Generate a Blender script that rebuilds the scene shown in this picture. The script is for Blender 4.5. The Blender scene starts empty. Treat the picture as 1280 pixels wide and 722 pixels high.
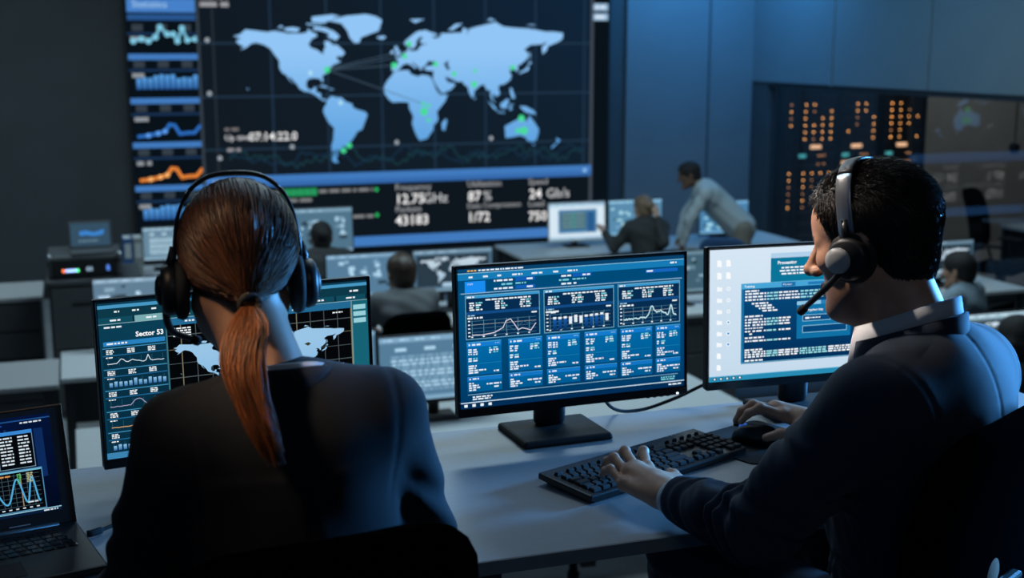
import bpy, bmesh, math, random
import numpy as np
from mathutils import Vector, Matrix
from mathutils.geometry import tessellate_polygon

random.seed(7)
SC = bpy.context.scene
COL = SC.collection
FLOOR = -1.05          # lower operations floor; the two front desks stand on a platform at z = 0
LDESK = -0.31          # desk tops on the lower floor

# ------------------------------------------------------------------ camera, world, lights, exposure
cam_d = bpy.data.cameras.new('camera')
cam = bpy.data.objects.new('camera', cam_d)
COL.objects.link(cam)
cam_d.sensor_width = 36.0
cam_d.lens = 45.0
cam_d.clip_start = 0.05
cam_d.clip_end = 100.0
cam.location = (0.0, 0.0, 1.56)
cam.rotation_euler = (math.radians(90.0) - math.atan(306.0 / 1600.0), 0.0, math.radians(-19.0))
cam_d.dof.use_dof = True
cam_d.dof.focus_distance = 2.28
cam_d.dof.aperture_fstop = 4.3
SC.camera = cam

SC.view_settings.view_transform = 'Standard'
SC.view_settings.look = 'None'
SC.view_settings.exposure = 0.0
SC.view_settings.gamma = 1.0
SC.view_settings.use_curve_mapping = False

world = bpy.data.worlds.new('world')
SC.world = world
world.use_nodes = True
world.node_tree.nodes['Background'].inputs[0].default_value = (0.30, 0.48, 0.70, 1)
world.node_tree.nodes['Background'].inputs[1].default_value = 0.03


def area_light(name, loc, aim, size, power, color, size_y=None, spread=180):
    d = bpy.data.lights.new(name, 'AREA')
    d.energy = power
    d.color = color
    d.shape = 'RECTANGLE'
    d.size = size
    d.size_y = size_y or size
    d.spread = math.radians(spread)
    o = bpy.data.objects.new(name, d)
    COL.objects.link(o)
    o.location = loc
    o.rotation_euler = (Vector(aim) - Vector(loc)).to_track_quat('-Z', 'Y').to_euler()
    return o


# dim cool ceiling panels of the room
area_light('ceiling_or_fill_lamp', (1.3, 3.6, 3.28), (1.2, 3.4, 0), 1.6, 19, (0.60, 0.82, 1.0), 0.8)
area_light('ceiling_or_fill_lamp', (2.0, 7.2, 3.28), (2.0, 7.2, 0), 2.4, 95, (0.66, 0.90, 1.0), 0.8)
area_light('ceiling_or_fill_lamp', (-1.0, 10.6, 3.28), (-1.0, 10.6, 0), 2.4, 80, (0.66, 0.90, 1.0), 0.8)
area_light('ceiling_or_fill_lamp', (5.2, 7.6, 3.28), (5.2, 7.6, 0), 2.4, 60, (0.66, 0.90, 1.0), 0.8)
# saturated blue accent lamps of the room: wall washers by the corner and a side lamp at the right
area_light('blue_wall_washer', (6.9, 12.6, 3.2), (6.9, 14.0, 0.9), 1.6, 76, (0.07, 0.41, 1.0), 0.4)
area_light('blue_wall_washer', (5.6, 10.2, 3.2), (7.9, 11.0, 1.9), 2.0, 34, (0.12, 0.54, 1.0), 0.5)
area_light('blue_side_lamp', (4.3, 2.6, 1.30), (1.3, 1.75, 1.05), 0.6, 110, (0.09, 0.41, 1.0), 0.7, spread=90)
area_light('ceiling_or_fill_lamp', (0.6, -1.3, 3.28), (0.8, 0.2, 0.5), 1.4, 4.5, (0.80, 0.90, 1.0), 0.8)  # added dim fill from behind the camera, no lamp known there
area_light('ceiling_or_fill_lamp', (0.1, 3.1, 3.28), (1.17, 1.83, 1.24), 0.12, 0.30, (1.0, 0.84, 0.72), 0.12, spread=8)  # added narrow warm light on the man's face, not a room fixture
# added narrow warm spot on the ponytail from the left, no such lamp known
area_light('warm_hair_spot', (-0.50, 1.55, 2.30), (0.19, 1.59, 1.19), 0.12, 0.16, (1.0, 0.70, 0.42), spread=13)
# server room behind the glass
area_light('server_room_lamp', (10.6, 12.0, 2.8), (10.6, 13.6, 0.2), 1.6, 30, (1.0, 0.95, 0.88))


# ------------------------------------------------------------------ helpers
def lin(c):
    return tuple(((v / 255.0) / 12.92 if v / 255.0 <= 0.04045 else ((v / 255.0 + 0.055) / 1.055) ** 2.4) for v in c)


MATS = {}


def mat(name, color, rough=0.6, metal=0.0, spec=0.5, noise=0.0, nscale=20.0, bump=0.0, bscale=200.0,
        stretch=(1, 1, 1), emit=None, estr=0.0, sheen=0.0, coat=0.0, attr=False):
    if name in MATS:
        return MATS[name]
    m = bpy.data.materials.new(name)
    m.use_nodes = True
    nt = m.node_tree
    b = nt.nodes['Principled BSDF']
    b.inputs['Roughness'].default_value = rough
    b.inputs['Metallic'].default_value = metal
    b.inputs['Specular IOR Level'].default_value = spec
    b.inputs['Sheen Weight'].default_value = sheen
    b.inputs['Coat Weight'].default_value = coat
    b.inputs['Base Color'].default_value = (*color, 1)
    src = None
    if attr:
        a = nt.nodes.new('ShaderNodeAttribute')
        a.attribute_name = 'Col'
        src = a.outputs['Color']
        nt.links.new(src, b.inputs['Base Color'])
    if noise > 0 or bump > 0:
        tc = nt.nodes.new('ShaderNodeTexCoord')
        mp = nt.nodes.new('ShaderNodeMapping')
        mp.inputs['Scale'].default_value = stretch
        nt.links.new(tc.outputs['Object'], mp.inputs['Vector'])
    if noise > 0:
        n = nt.nodes.new('ShaderNodeTexNoise')
        n.inputs['Scale'].default_value = nscale
        n.inputs['Detail'].default_value = 5.0
        nt.links.new(mp.outputs['Vector'], n.inputs['Vector'])
        r = nt.nodes.new('ShaderNodeMapRange')
        r.inputs['From Min'].default_value = 0.25
        r.inputs['From Max'].default_value = 0.75
        r.inputs['To Min'].default_value = 1 - noise
        r.inputs['To Max'].default_value = 1 + noise
        nt.links.new(n.outputs['Fac'], r.inputs['Value'])
        mx = nt.nodes.new('ShaderNodeMix')
        mx.data_type = 'RGBA'
        mx.blend_type = 'MULTIPLY'
        mx.inputs['Factor'].default_value = 1.0
        mx.inputs['A'].default_value = (*color, 1)
        if src:
            nt.links.new(src, mx.inputs['A'])
        nt.links.new(r.outputs['Result'], mx.inputs['B'])
        nt.links.new(mx.outputs['Result'], b.inputs['Base Color'])
    if bump > 0:
        n2 = nt.nodes.new('ShaderNodeTexNoise')
        n2.inputs['Scale'].default_value = bscale
        n2.inputs['Detail'].default_value = 4.0
        nt.links.new(mp.outputs['Vector'], n2.inputs['Vector'])
        bp = nt.nodes.new('ShaderNodeBump')
        bp.inputs['Strength'].default_value = bump
        bp.inputs['Distance'].default_value = 0.002
        nt.links.new(n2.outputs['Fac'], bp.inputs['Height'])
        nt.links.new(bp.outputs['Normal'], b.inputs['Normal'])
    if emit:
        b.inputs['Emission Color'].default_value = (*emit, 1)
        b.inputs['Emission Strength'].default_value = estr
    MATS[name] = m
    return m


def display_mat(strength=1.0):
    nm = 'display_glow_%.2f' % strength
    if nm in MATS:
        return MATS[nm]
    m = bpy.data.materials.new(nm)
    m.use_nodes = True
    nt = m.node_tree
    nt.nodes.remove(nt.nodes['Principled BSDF'])
    a = nt.nodes.new('ShaderNodeAttribute')
    a.attribute_name = 'Col'
    e = nt.nodes.new('ShaderNodeEmission')
    e.inputs['Strength'].default_value = strength
    nt.links.new(a.outputs['Color'], e.inputs['Color'])
    nt.links.new(e.outputs['Emission'], nt.nodes['Material Output'].inputs['Surface'])
    MATS[nm] = m
    return m


def link(name, me, m=None, parent=None, loc=(0, 0, 0), rotz=0.0):
    o = bpy.data.objects.new(name, me)
    COL.objects.link(o)
    if me is not None and m is not None and len(me.materials) == 0:
        me.materials.append(m)
    o.location = loc
    o.rotation_euler = (0, 0, rotz)
    o.parent = parent
    return o


def tag(o, label, cat=None, group=None, kind=None):
    if label:
        o['label'] = label
    if cat:
        o['category'] = cat
    if group:
        o['group'] = group
    if kind:
        o['kind'] = kind
    return o


def thing(name, label, cat, loc=(0, 0, 0), rotz=0.0, group=None):
    return tag(link(name, None, None, None, loc, rotz), label, cat, group)


def copy_tree(o, parent=None):
    c = o.copy()
    COL.objects.link(c)
    c.parent = parent
    for ch in list(o.children):
        copy_tree(ch, c)
    return c


def mesh_from(verts, faces, smooth=False):
    me = bpy.data.meshes.new('mesh')
    me.from_pydata([tuple(v) for v in verts], [], [tuple(f) for f in faces])
    if smooth:
        me.polygons.foreach_set('use_smooth', [True] * len(me.polygons))
    me.update()
    return me


class MB:
    """collects solids into one mesh"""

    def __init__(self):
        self.v, self.f, self.s = [], [], []

    def add(self, verts, faces, smooth=False):
        n = len(self.v)
        self.v += [tuple(p) for p in verts]
        self.f += [tuple(i + n for i in f) for f in faces]
        self.s += [smooth] * len(faces)
        return self

    def bm(self, bm, smooth=False):
        bm.verts.index_update()
        vs = [tuple(v.co) for v in bm.verts]
        fs = [[v.index for v in f.verts] for f in bm.faces]
        bm.free()
        return self.add(vs, fs, smooth)

    def box(self, c, s, r=0.0, seg=2, rot=None, taper=None):
        bm = bmesh.new()
        bmesh.ops.create_cube(bm, size=1.0)
        for v in bm.verts:
            v.co = Vector((v.co.x * s[0], v.co.y * s[1], v.co.z * s[2]))
            if taper and v.co.z > 0:
                v.co.x *= taper[0]
                v.co.y *= taper[1]
        if r > 0:
            bmesh.ops.bevel(bm, geom=list(bm.edges), offset=r, segments=seg, profile=0.5, affect='EDGES')
        M = Matrix.Translation(Vector(c)) @ (rot.to_4x4() if rot is not None else Matrix.Identity(4))
        bmesh.ops.transform(bm, matrix=M, verts=bm.verts)
        return self.bm(bm, smooth=r > 0 and seg > 2)

    def tube(self, pts, rad, sides=10, smooth=True, cap=True, flat=None):
        """round tube along pts; rad a number or list; flat=(axis, factor) squashes the section"""
        P = [Vector(p) for p in pts]
        R = rad if isinstance(rad, (list, tuple)) else [rad] * len(P)
        rings = []
        up = None
        for i, p in enumerate(P):
            t = (P[min(i + 1, len(P) - 1)] - P[max(i - 1, 0)]).normalized()
            if up is None:
                up = Vector((0, 0, 1)) if abs(t.z) < 0.9 else Vector((0, 1, 0))
            a = t.cross(up).normalized()
            b = a.cross(t).normalized()
            up = b
            ring = []
            for k in range(sides):
                w = 2 * math.pi * k / sides
                off = (a * math.cos(w) + b * math.sin(w)) * R[i]
                if flat:
                    ax = Vector(flat[0])
                    off -= ax * off.dot(ax) * (1 - flat[1])
                ring.append(p + off)
            rings.append(ring)
        return self.loft(rings, smooth, cap)

    def loft(self, rings, smooth=True, cap=True, closed=True):
        n = len(rings[0])
        vs = [p for r in rings for p in r]
        fs = []
        for i in range(len(rings) - 1):
            for k in range(n if closed else n - 1):
                k2 = (k + 1) % n
                fs.append((i * n + k, i * n + k2, (i + 1) * n + k2, (i + 1) * n + k))
        if cap:
            fs.append(tuple(reversed(range(n))))
            fs.append(tuple(range((len(rings) - 1) * n, len(rings) * n)))
        return self.add(vs, fs, smooth)

    def lathe(self, prof, c=(0, 0, 0), axis='Z', sides=24, smooth=True, rot=None):
        """prof: (radius, height) pairs"""
        rings = []
        for r, h in prof:
            ring = []
            for k in range(sides):
                w = 2 * math.pi * k / sides
                x, y = math.cos(w) * r, math.sin(w) * r
                p = {'Z': (x, y, h), 'X': (h, x, y), 'Y': (y, h, x)}[axis]
                p = Vector(p)
                if rot is not None:
                    p = rot @ p
                ring.append(p + Vector(c))
            rings.append(ring)
        return self.loft(rings, smooth, True)

    def prism(self, poly, z0, z1):
        n = len(poly)
        vs = [(x, y, z0) for x, y in poly] + [(x, y, z1) for x, y in poly]
        fs = [tuple(reversed(range(n))), tuple(range(n, 2 * n))]
        fs += [(k, (k + 1) % n, (k + 1) % n + n, k + n) for k in range(n)]
        return self.add(vs, fs)

    def move(self, M):
        self.v = [tuple(M @ Vector(p)) for p in self.v]
        return self

    def build(self, name, m, parent=None, **kw):
        me = mesh_from(self.v, self.f)
        me.polygons.foreach_set('use_smooth', self.s)
        return link(name, me, m, parent, **kw)


def bez(pts, n=12):
    """Catmull-Rom through pts"""
    P = [Vector(p) for p in pts]
    P = [2 * P[0] - P[1]] + P + [2 * P[-1] - P[-2]]
    out = []
    for i in range(1, len(P) - 2):
        for k in range(n):
            t = k / n
            a, b, c, d = P[i - 1], P[i], P[i + 1], P[i + 2]
            out.append(0.5 * ((2 * b) + (c - a) * t + (2 * a - 5 * b + 4 * c - d) * t * t + (3 * b - 3 * c + d - a) * t ** 3))
    out.append(P[-2])
    return out


# ------------------------------------------------------------------ flat pictures shown on screens
GLYPH = {}


def glyphs(s, bold):
    key = (s, bold)
    if key not in GLYPH:
        c = bpy.data.curves.new('t', 'FONT')
        c.body = s
        c.size = 1.0
        c.resolution_u = 2
        c.offset = bold
        o = bpy.data.objects.new('t', c)
        COL.objects.link(o)
        bpy.context.view_layer.update()
        dg = bpy.context.evaluated_depsgraph_get()
        me = o.evaluated_get(dg).to_mesh()
        vs = [(v.co.x, v.co.y) for v in me.vertices]
        fs = [tuple(p.vertices) for p in me.polygons]
        w = max([v[0] for v in vs] or [0])
        o.evaluated_get(dg).to_mesh_clear()
        bpy.data.objects.remove(o)
        bpy.data.curves.remove(c)
        GLYPH[key] = (vs, fs, w)
    return GLYPH[key]


class Canvas:
    """a flat picture; x to the right, y down, in picture units; layers lift details off the glass"""

    def __init__(self, W, H, bg, step=0.00012):
        self.W, self.H, self.step = W, H, step
        self.v, self.f, self.c = [], [], []
        self.rng = random.Random(3)
        if bg:
            self.rect(0, 0, W, H, bg, 0)

    def poly(self, pts, col, layer=1, col2=None):
        n = len(self.v)
        tris = [(0, 1, 2, 3)] if len(pts) == 4 and col2 is not None else None
        if tris is None:
            tris = tessellate_polygon([[Vector((p[0], p[1], 0)) for p in pts]])
        for i, p in enumerate(pts):
            self.v.append((p[0], p[1], layer))
            self.c.append(lin(col2[i] if col2 is not None else col))
        for t in tris:
            self.f.append(tuple(n + k for k in t))

    def rect(self, x, y, w, h, col, layer=1, bottom=None):
        n = len(self.v)
        for i, (a, b) in enumerate(((x, y), (x + w, y), (x + w, y + h), (x, y + h))):
            self.v.append((a, b, layer))
            self.c.append(lin(bottom if bottom is not None and i > 1 else col))
        self.f.append((n, n + 1, n + 2, n + 3))

    def frame(self, x, y, w, h, t, col, layer=2):
        self.rect(x, y, w, t, col, layer)
        self.rect(x, y + h - t, w, t, col, layer)
        self.rect(x, y + t, t, h - 2 * t, col, layer)
        self.rect(x + w - t, y + t, t, h - 2 * t, col, layer)

    def line(self, pts, t, col, layer=2):
        for (x0, y0), (x1, y1) in zip(pts[:-1], pts[1:]):
            L = math.hypot(x1 - x0, y1 - y0) or 1e-6
            ex, ey = (x1 - x0) / L * t * 0.3, (y1 - y0) / L * t * 0.3
            nx, ny = -(y1 - y0) / L * t / 2, (x1 - x0) / L * t / 2
            n = len(self.v)
            for a, b in ((x0 - ex + nx, y0 - ey + ny), (x0 - ex - nx, y0 - ey - ny), (x1 + ex - nx, y1 + ey - ny), (x1 + ex + nx, y1 + ey + ny)):
                self.v.append((a, b, layer))
                self.c.append(lin(col))
            self.f.append((n, n + 1, n + 2, n + 3))

    def dot(self, x, y, r, col, layer=3, sides=12):
        self.poly([(x + r * math.cos(2 * math.pi * k / sides), y + r * math.sin(2 * math.pi * k / sides)) for k in range(sides)], col, layer)

    def text(self, s, x, y, size, col, layer=3, bold=0.0, right=False):
        """y is the baseline, size the em height in picture units"""
        vs, fs, w = glyphs(s, bold)
        n = len(self.v)
        x0 = x - w * size if right else x
        for a, b in vs:
            self.v.append((x0 + a * size, y - b * size, layer))
            self.c.append(lin(col))
        for f in fs:
            self.f.append(tuple(n + k for k in f))
        return w * size

    def words(self, x, y, w, h, col, layer=3):
        """a line of print too small to read: strokes of word length"""
        end = x + w
        while x < end - h * 0.5:
            L = min(h * self.rng.uniform(0.9, 4.0), end - x)
            self.rect(x, y, L, h, col, layer)
            x += L + h * 0.7

    def build(self, name, w, h, M, parent, strength=1.0):
        vs = []
        for x, y, l in self.v:
            p = M @ Vector(((x / self.W - 0.5) * w, -l * self.step, (0.5 - y / self.H) * h))
            vs.append(tuple(p))
        me = mesh_from(vs, self.f)
        at = me.attributes.new('Col', 'FLOAT_COLOR', 'POINT')
        at.data.foreach_set('color', [k for c in self.c for k in (*c, 1.0)])
        return link(name, me, display_mat(strength), parent)


LAND = {
    'north_america': [(-168,66),(-162,67),(-156,71),(-145,70),(-135,69),(-128,70),(-120,69),(-115,68),(-108,68),(-100,68),(-95,69),(-94,72),(-90,69),(-86,68),(-85,66),(-90,64),(-94,60),(-92,57),(-85,55),(-82,53),(-79,51.5),(-79,55),(-77,57),(-78,62),(-73,62),(-69,59),(-65,59),(-62,57),(-57,53),(-60,50),(-66,50),(-65,47),(-61,46),(-66,44),(-70,43),(-70,41.5),(-74,40),(-76,37),(-76,35),(-81,32),(-80,27),(-81,25),(-83,29),(-89,30),(-94,29.5),(-97,27),(-97.5,22),(-95,18.5),(-91,18.5),(-90,21),(-87,21),(-88,16),(-83,15),(-83,10),(-79,9),(-77,8),(-80,7),(-85,10),(-88,13),(-94,16),(-100,17),(-105,20),(-106,23),(-109,26),(-113,31),(-115,31),(-110,24),(-112,26),(-115,29),(-117,33),(-121,35),(-124,40),(-124,47),(-128,51),(-132,56),(-138,59),(-146,61),(-151,60),(-156,57),(-162,55),(-158,58),(-162,59),(-166,62),(-161,64)],
    'baffin': [(-62,66),(-66,62.5),(-74,65),(-73,68),(-80,70),(-89,71),(-88,73.5),(-77,72.7),(-68,70)],
    'victoria': [(-117,70),(-105,69),(-102,72),(-110,73),(-118,72)],
    'ellesmere': [(-90,77),(-78,76),(-62,82),(-70,83),(-90,81)],
    'devon': [(-96,76),(-80,75),(-81,74.3),(-95,74.8)],
    'banks': [(-125,72),(-118,72.8),(-121,74.3)],
    'greenland': [(-73,78),(-60,76),(-54,70),(-52,65),(-47,60.5),(-42,61),(-40,65),(-30,68),(-22,70),(-20,74),(-18,79),(-25,82),(-35,83.5),(-55,82),(-65,80)],
    'iceland': [(-24,65.5),(-22,64),(-18,63.4),(-14,65),(-16,66.4)],
    'south_america': [(-77,8),(-72,12),(-67,10.5),(-62,10.5),(-57,6),(-51,4),(-50,0),(-44,-2.5),(-38,-4),(-35,-7),(-37,-12),(-39,-17),(-41,-22),(-46,-24),(-48.5,-28),(-53,-34),(-57,-36),(-57.5,-38.5),(-62,-39),(-65,-43),(-66,-46),(-69,-51),(-66,-55),(-71,-55),(-74,-51),(-73,-44),(-73.5,-38),(-71.5,-32),(-70.3,-20),(-76,-14),(-80,-6),(-81,-3),(-80,1),(-77.5,4)],
    'africa': [(-6,35.8),(3,37),(10,37),(11,33.5),(19,30.5),(23,32.5),(31,31.3),(34,28),(37,21),(39,16),(43,11.5),(51,12),(48,5),(42,-2),(39,-6),(40.5,-14),(35,-20),(35,-24),(32.5,-27),(28,-33),(20,-34.8),(18,-32),(15,-26),(12,-17),(13.5,-10),(9,-1),(9,4),(5,5),(-4,5),(-8,4.5),(-13,8.5),(-17,14.5),(-17,21),(-13,27.5),(-9.5,31)],
    'madagascar': [(44,-17),(49,-12.5),(50,-15.5),(47.5,-25),(44.5,-24.5)],
    'eurasia': [(-9,37),(-9,43),(-2,43.5),(-1.5,46),(-4.5,48.3),(1.5,50.5),(5,53),(8,54),(8.5,57),(10.5,57.5),(11,54.5),(14,54),(19,54.5),(21,57),(24,59),(30,60),(23,60.4),(21.5,62),(25,65),(22,65.7),(17.5,62),(18,60),(16,57),(13,55.5),(11,59),(6,58.5),(5,61.5),(12,66),(19,70),(28,71),(33,69.5),(41,67.5),(38,66),(34,66.5),(38,64),(44,66),(44,68.5),(54,68.5),(60,69),(67,69),(68,73),(73,72),(72,67),(75,72),(81,73.5),(95,76),(104,77.7),(113,74),(128,73),(140,72.5),(150,71.5),(160,70),(170,70),(180,69),(180,65),(177,62.5),(170,60),(163,58),(162,55),(157,51),(156,57),(163,62),(155,59.5),(143,59),(136,55),(141,52),(140,48),(133,43),(129,41),(129,36),(126.5,34.5),(126,37.5),(122,39.5),(118,39),(122,37),(119,35),(122,31),(120,26),(114,22),(108,21),(107,17),(109,12),(105,9),(100,13),(101,7),(104,1.5),(100,6),(98,9),(98,16),(94,16),(91,22),(87,21),(80,15),(80,11),(77.5,8),(74,15),(73,20),(70,21),(67,25),(61,25),(57,27),(50,30),(48,30),(51,25),(54,24),(57,24),(59.5,22),(55,17),(45,13),(43,15),(39,21),(35,28),(36,36),(30,36.5),(27,37),(26,40),(29,41),(36,42),(41,41.5),(38,46),(33,45.5),(31,46.5),(28,43),(26,40.7),(23,40),(24,38),(22,36.7),(20,40),(14,45),(12.5,44),(18,40.2),(16,38.5),(12,42),(8,44),(3,42.5),(0,39),(-2,36.8),(-6,36.2)],
    'britain': [(-5,50),(1,51.3),(1.5,52.8),(-2,56),(-2,57.5),(-5,58.5),(-5.5,55),(-3,54),(-4.5,52.5)],
    'ireland': [(-10,52),(-6,52.2),(-6,55),(-9.5,54)],
    'zemlya': [(52,71),(57,71),(68,76.5),(60,76)], 'svalbard': [(11,79.5),(17,76.7),(27,80)],
    'severnaya': [(95,79),(105,79),(98,81)], 'siberian': [(138,75.5),(150,75),(145,76)],
    'honshu': [(130,32),(135,34),(140,35.5),(142,39.5),(140,41),(137,37),(132,35)], 'hokkaido': [(140,42),(145,43.5),(142,45.5)],
    'sakhalin': [(142,46),(143.5,50),(142.5,54)], 'lanka': [(80,6.5),(82,7),(80,9.5)],
    'sumatra': [(95,5.5),(104,-2),(106,-6),(101,-3)], 'java': [(105,-6.2),(114,-7),(114,-8.5),(106,-7.3)],
    'borneo': [(109,1.5),(117,7),(119,5),(116,-3.5),(110,-3)], 'sulawesi': [(119,-5),(120,1),(125,1.5),(121,-1),(123,-5)],
    'philippines': [(120,18),(122,18),(124,13),(126,7),(122,7),(120,14)],
    'guinea': [(131,-1),(138,-1.5),(147,-6),(150,-10.5),(143,-9),(138,-8),(133,-4)],
    'australia': [(114,-22),(122,-18),(129,-15),(132,-11.5),(136,-12),(136,-15),(139,-17.5),(142,-11),(145,-15),(149,-20),(153,-26),(152,-32),(150,-37.5),(146,-39),(140,-38),(138,-34.5),(132,-32),(124,-33.5),(115,-34.5)],
    'tasmania': [(145,-41),(148,-41),(147,-43.5)], 'nz_north': [(173,-35),(178,-38),(175,-41.5),(173.5,-39)],
    'nz_south': [(173,-40.8),(174,-42),(169,-46.5),(166.5,-46)], 'cuba': [(-85,22),(-80,23),(-74,20),(-78,20.3)],
    'hispaniola': [(-74,19.8),(-68.5,18.5),(-73,18)], 'hawaii': [(-156,19),(-155,20),(-157,21)],
}
SEAS = [[(47,43),(50,45.5),(53,46),(51,43),(53,40),(53.5,37),(50,37.5),(49,40)]]


def draw_map(cv, fx, fy, top, low, layer=3, sea=None):
    """fx, fy: degrees to picture units; colour runs from top (north) to low (south)"""
    for pts in LAND.values():
        cols = []
        for lo, la in pts:
            t = min(1, max(0, (la + 45) / 100))
            cols.append(tuple(low[k] + (top[k] - low[k]) * t for k in range(3)))
        q = [(fx(lo), fy(la)) for lo, la in pts]
        n = len(cv.v)
        tris = tessellate_polygon([[Vector((x, y, 0)) for x, y in q]])
        for (x, y), c in zip(q, cols):
            cv.v.append((x, y, layer))
            cv.c.append(lin(c))
        cv.f += [tuple(n + k for k in t) for t in tris]
    if sea:
        for pts in SEAS:
            cv.poly([(fx(lo), fy(la)) for lo, la in pts], sea, layer + 1)


# ------------------------------------------------------------------ materials
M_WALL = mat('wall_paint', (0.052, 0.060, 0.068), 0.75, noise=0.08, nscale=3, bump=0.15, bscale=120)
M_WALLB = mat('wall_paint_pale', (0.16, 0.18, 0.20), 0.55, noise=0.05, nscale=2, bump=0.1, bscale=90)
M_SOFFIT = mat('satin_wall_panel', (0.17, 0.20, 0.22), 0.32, noise=0.04, nscale=2)
M_STREAK = mat('streak_trim_metal', (0.42, 0.45, 0.47), 0.35, 0.8)
M_FLOOR = mat('grey_floor', (0.24, 0.25, 0.26), 0.45, noise=0.15, nscale=4, bump=0.2, bscale=60)
M_PLAT = mat('platform_carpet', (0.06, 0.065, 0.07), 0.95, noise=0.3, nscale=80, bump=0.6, bscale=300)
M_CEIL = mat('ceiling_paint', (0.12, 0.13, 0.14), 0.9, noise=0.05, nscale=3)
M_SRV = mat('server_room_wall', (0.26, 0.265, 0.26), 0.8, noise=0.06, nscale=3)
M_BLACK = mat('black_plastic', (0.010, 0.011, 0.013), 0.42, noise=0.1, nscale=60)
M_BLACKG = mat('black_gloss', (0.006, 0.007, 0.009), 0.22)
M_BLACKM = mat('black_matte', (0.014, 0.015, 0.017), 0.75, noise=0.15, nscale=80)
M_RUBBER = mat('dark_rubber', (0.012, 0.012, 0.013), 0.9)
M_STEEL = mat('steel', (0.45, 0.47, 0.5), 0.3, 1.0)
M_DARKST = mat('dark_metal', (0.045, 0.05, 0.055), 0.45, 0.6)
M_DESK = mat('grey_desk_laminate', (0.36, 0.37, 0.385), 0.42, noise=0.04, nscale=90, bump=0.08, bscale=500)
M_EDGE = mat('desk_edge_band', (0.22, 0.225, 0.23), 0.5)
M_WHITED = mat('pale_desk_laminate', (0.52, 0.55, 0.57), 0.45, noise=0.03, nscale=40)
M_CAB = mat('graphite_cabinet', (0.055, 0.06, 0.066), 0.5, noise=0.08, nscale=20)
M_FAB = mat('chair_fabric', (0.0022, 0.0026, 0.0034), 0.95, noise=0.3, nscale=300, bump=0.5, bscale=900, spec=0.0)
M_FABB = mat('chair_fabric_blue', (0.03, 0.09, 0.22), 0.9, noise=0.2, nscale=300)


def glass_mat():
    m = bpy.data.materials.new('partition_glass')
    m.use_nodes = True
    nt = m.node_tree
    nt.nodes.remove(nt.nodes['Principled BSDF'])
    t = nt.nodes.new('ShaderNodeBsdfTransparent')
    t.inputs['Color'].default_value = (0.86, 0.90, 0.92, 1)
    g = nt.nodes.new('ShaderNodeBsdfGlossy')
    g.inputs['Roughness'].default_value = 0.01
    lw = nt.nodes.new('ShaderNodeLayerWeight')      # Schlick reflectance, the same from both sides of the sheet
    lw.inputs['Blend'].default_value = 0.5
    pw = nt.nodes.new('ShaderNodeMath')
    pw.operation = 'POWER'
    pw.inputs[1].default_value = 5.0
    nt.links.new(lw.outputs['Facing'], pw.inputs[0])
    fr = nt.nodes.new('ShaderNodeMath')
    fr.operation = 'MULTIPLY_ADD'
    fr.inputs[1].default_value = 0.92
    fr.inputs[2].default_value = 0.08
    nt.links.new(pw.outputs[0], fr.inputs[0])
    mx = nt.nodes.new('ShaderNodeMixShader')
    nt.links.new(fr.outputs[0], mx.inputs[0])
    nt.links.new(t.outputs[0], mx.inputs[1])
    nt.links.new(g.outputs[0], mx.inputs[2])
    nt.links.new(mx.outputs[0], nt.nodes['Material Output'].inputs['Surface'])
    return m


M_GLASS = glass_mat()


def struct(name, c, s, m, label=None, cat=None):
    o = MB().box((0, 0, 0), s).build(name, m, None, loc=c)
    tag(o, label, cat, None, 'structure')
    return o


# ------------------------------------------------------------------ the room
RX, WY, CEIL = 7.90, 14.0, 3.40
struct('floor', (4.0, 8.45, FLOOR - 0.05), (20.0, 11.3, 0.1), M_FLOOR, 'grey floor of the lower operations level seen under the front desk', 'floor')
struct('floor', (0.9, 0.2, -0.525), (9.0, 5.2, 1.05), M_PLAT, 'raised dark carpeted platform below the two front desks', 'floor')
struct('ceiling', (4.0, 5.6, CEIL + 0.05), (20.0, 17.0, 0.1), M_CEIL, 'dim grey ceiling above the whole room', 'ceiling')
struct('wall_front', (0.95, WY + 0.1, 1.17), (13.9, 0.2, 4.45), M_WALL, 'dark grey wall behind the huge wall screen', 'wall')
struct('wall_left', (-6.0, 5.7, 1.17), (0.2, 16.8, 4.45), M_WALL, 'dark grey side wall left of the drawer cabinet', 'wall')
struct('wall_back', (0.95, -2.6, 1.17), (13.9, 0.2, 4.45), M_WALL, 'dark grey wall behind the camera', 'wall')
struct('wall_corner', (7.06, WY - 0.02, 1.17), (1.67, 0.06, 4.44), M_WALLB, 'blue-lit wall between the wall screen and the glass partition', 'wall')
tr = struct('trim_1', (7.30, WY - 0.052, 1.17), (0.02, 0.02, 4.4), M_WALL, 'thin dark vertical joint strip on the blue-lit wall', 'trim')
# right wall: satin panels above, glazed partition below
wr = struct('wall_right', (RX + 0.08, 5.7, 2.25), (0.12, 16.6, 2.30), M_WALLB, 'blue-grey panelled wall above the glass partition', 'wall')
y0 = 14.0
for k, y1 in enumerate((12.22, 10.55, 8.6, 6.6, 4.6, 2.6, 0.6, -1.4)):
    MB().box((0, 0, 0), (0.03, y0 - y1 - 0.02, 1.12), 0.004, 1).build('wall_panel', M_SOFFIT, wr, loc=(-0.075, (y0 + y1) / 2 - 5.7, -0.575))
    MB().box((0, 0, 0), (0.03, y0 - y1 - 0.02, 1.12), 0.004, 1).build('wall_panel', M_SOFFIT, wr, loc=(-0.075, (y0 + y1) / 2 - 5.7, 0.555))
    y0 = y1
struct('streak_trim', (RX - 0.012, 12.22, 2.25), (0.02, 0.035, 2.29), M_STREAK, 'pale vertical strip standing in for a light streak on the panelled wall above the servers', 'trim')  # reflected light streak modelled as a pale strip over the panel joint
struct('wall_post', (RX + 0.07, 13.80, 0.02), (0.12, 0.40, 2.15), M_WALL, 'dark post between the blue-lit wall and the glass', 'wall')
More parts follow.
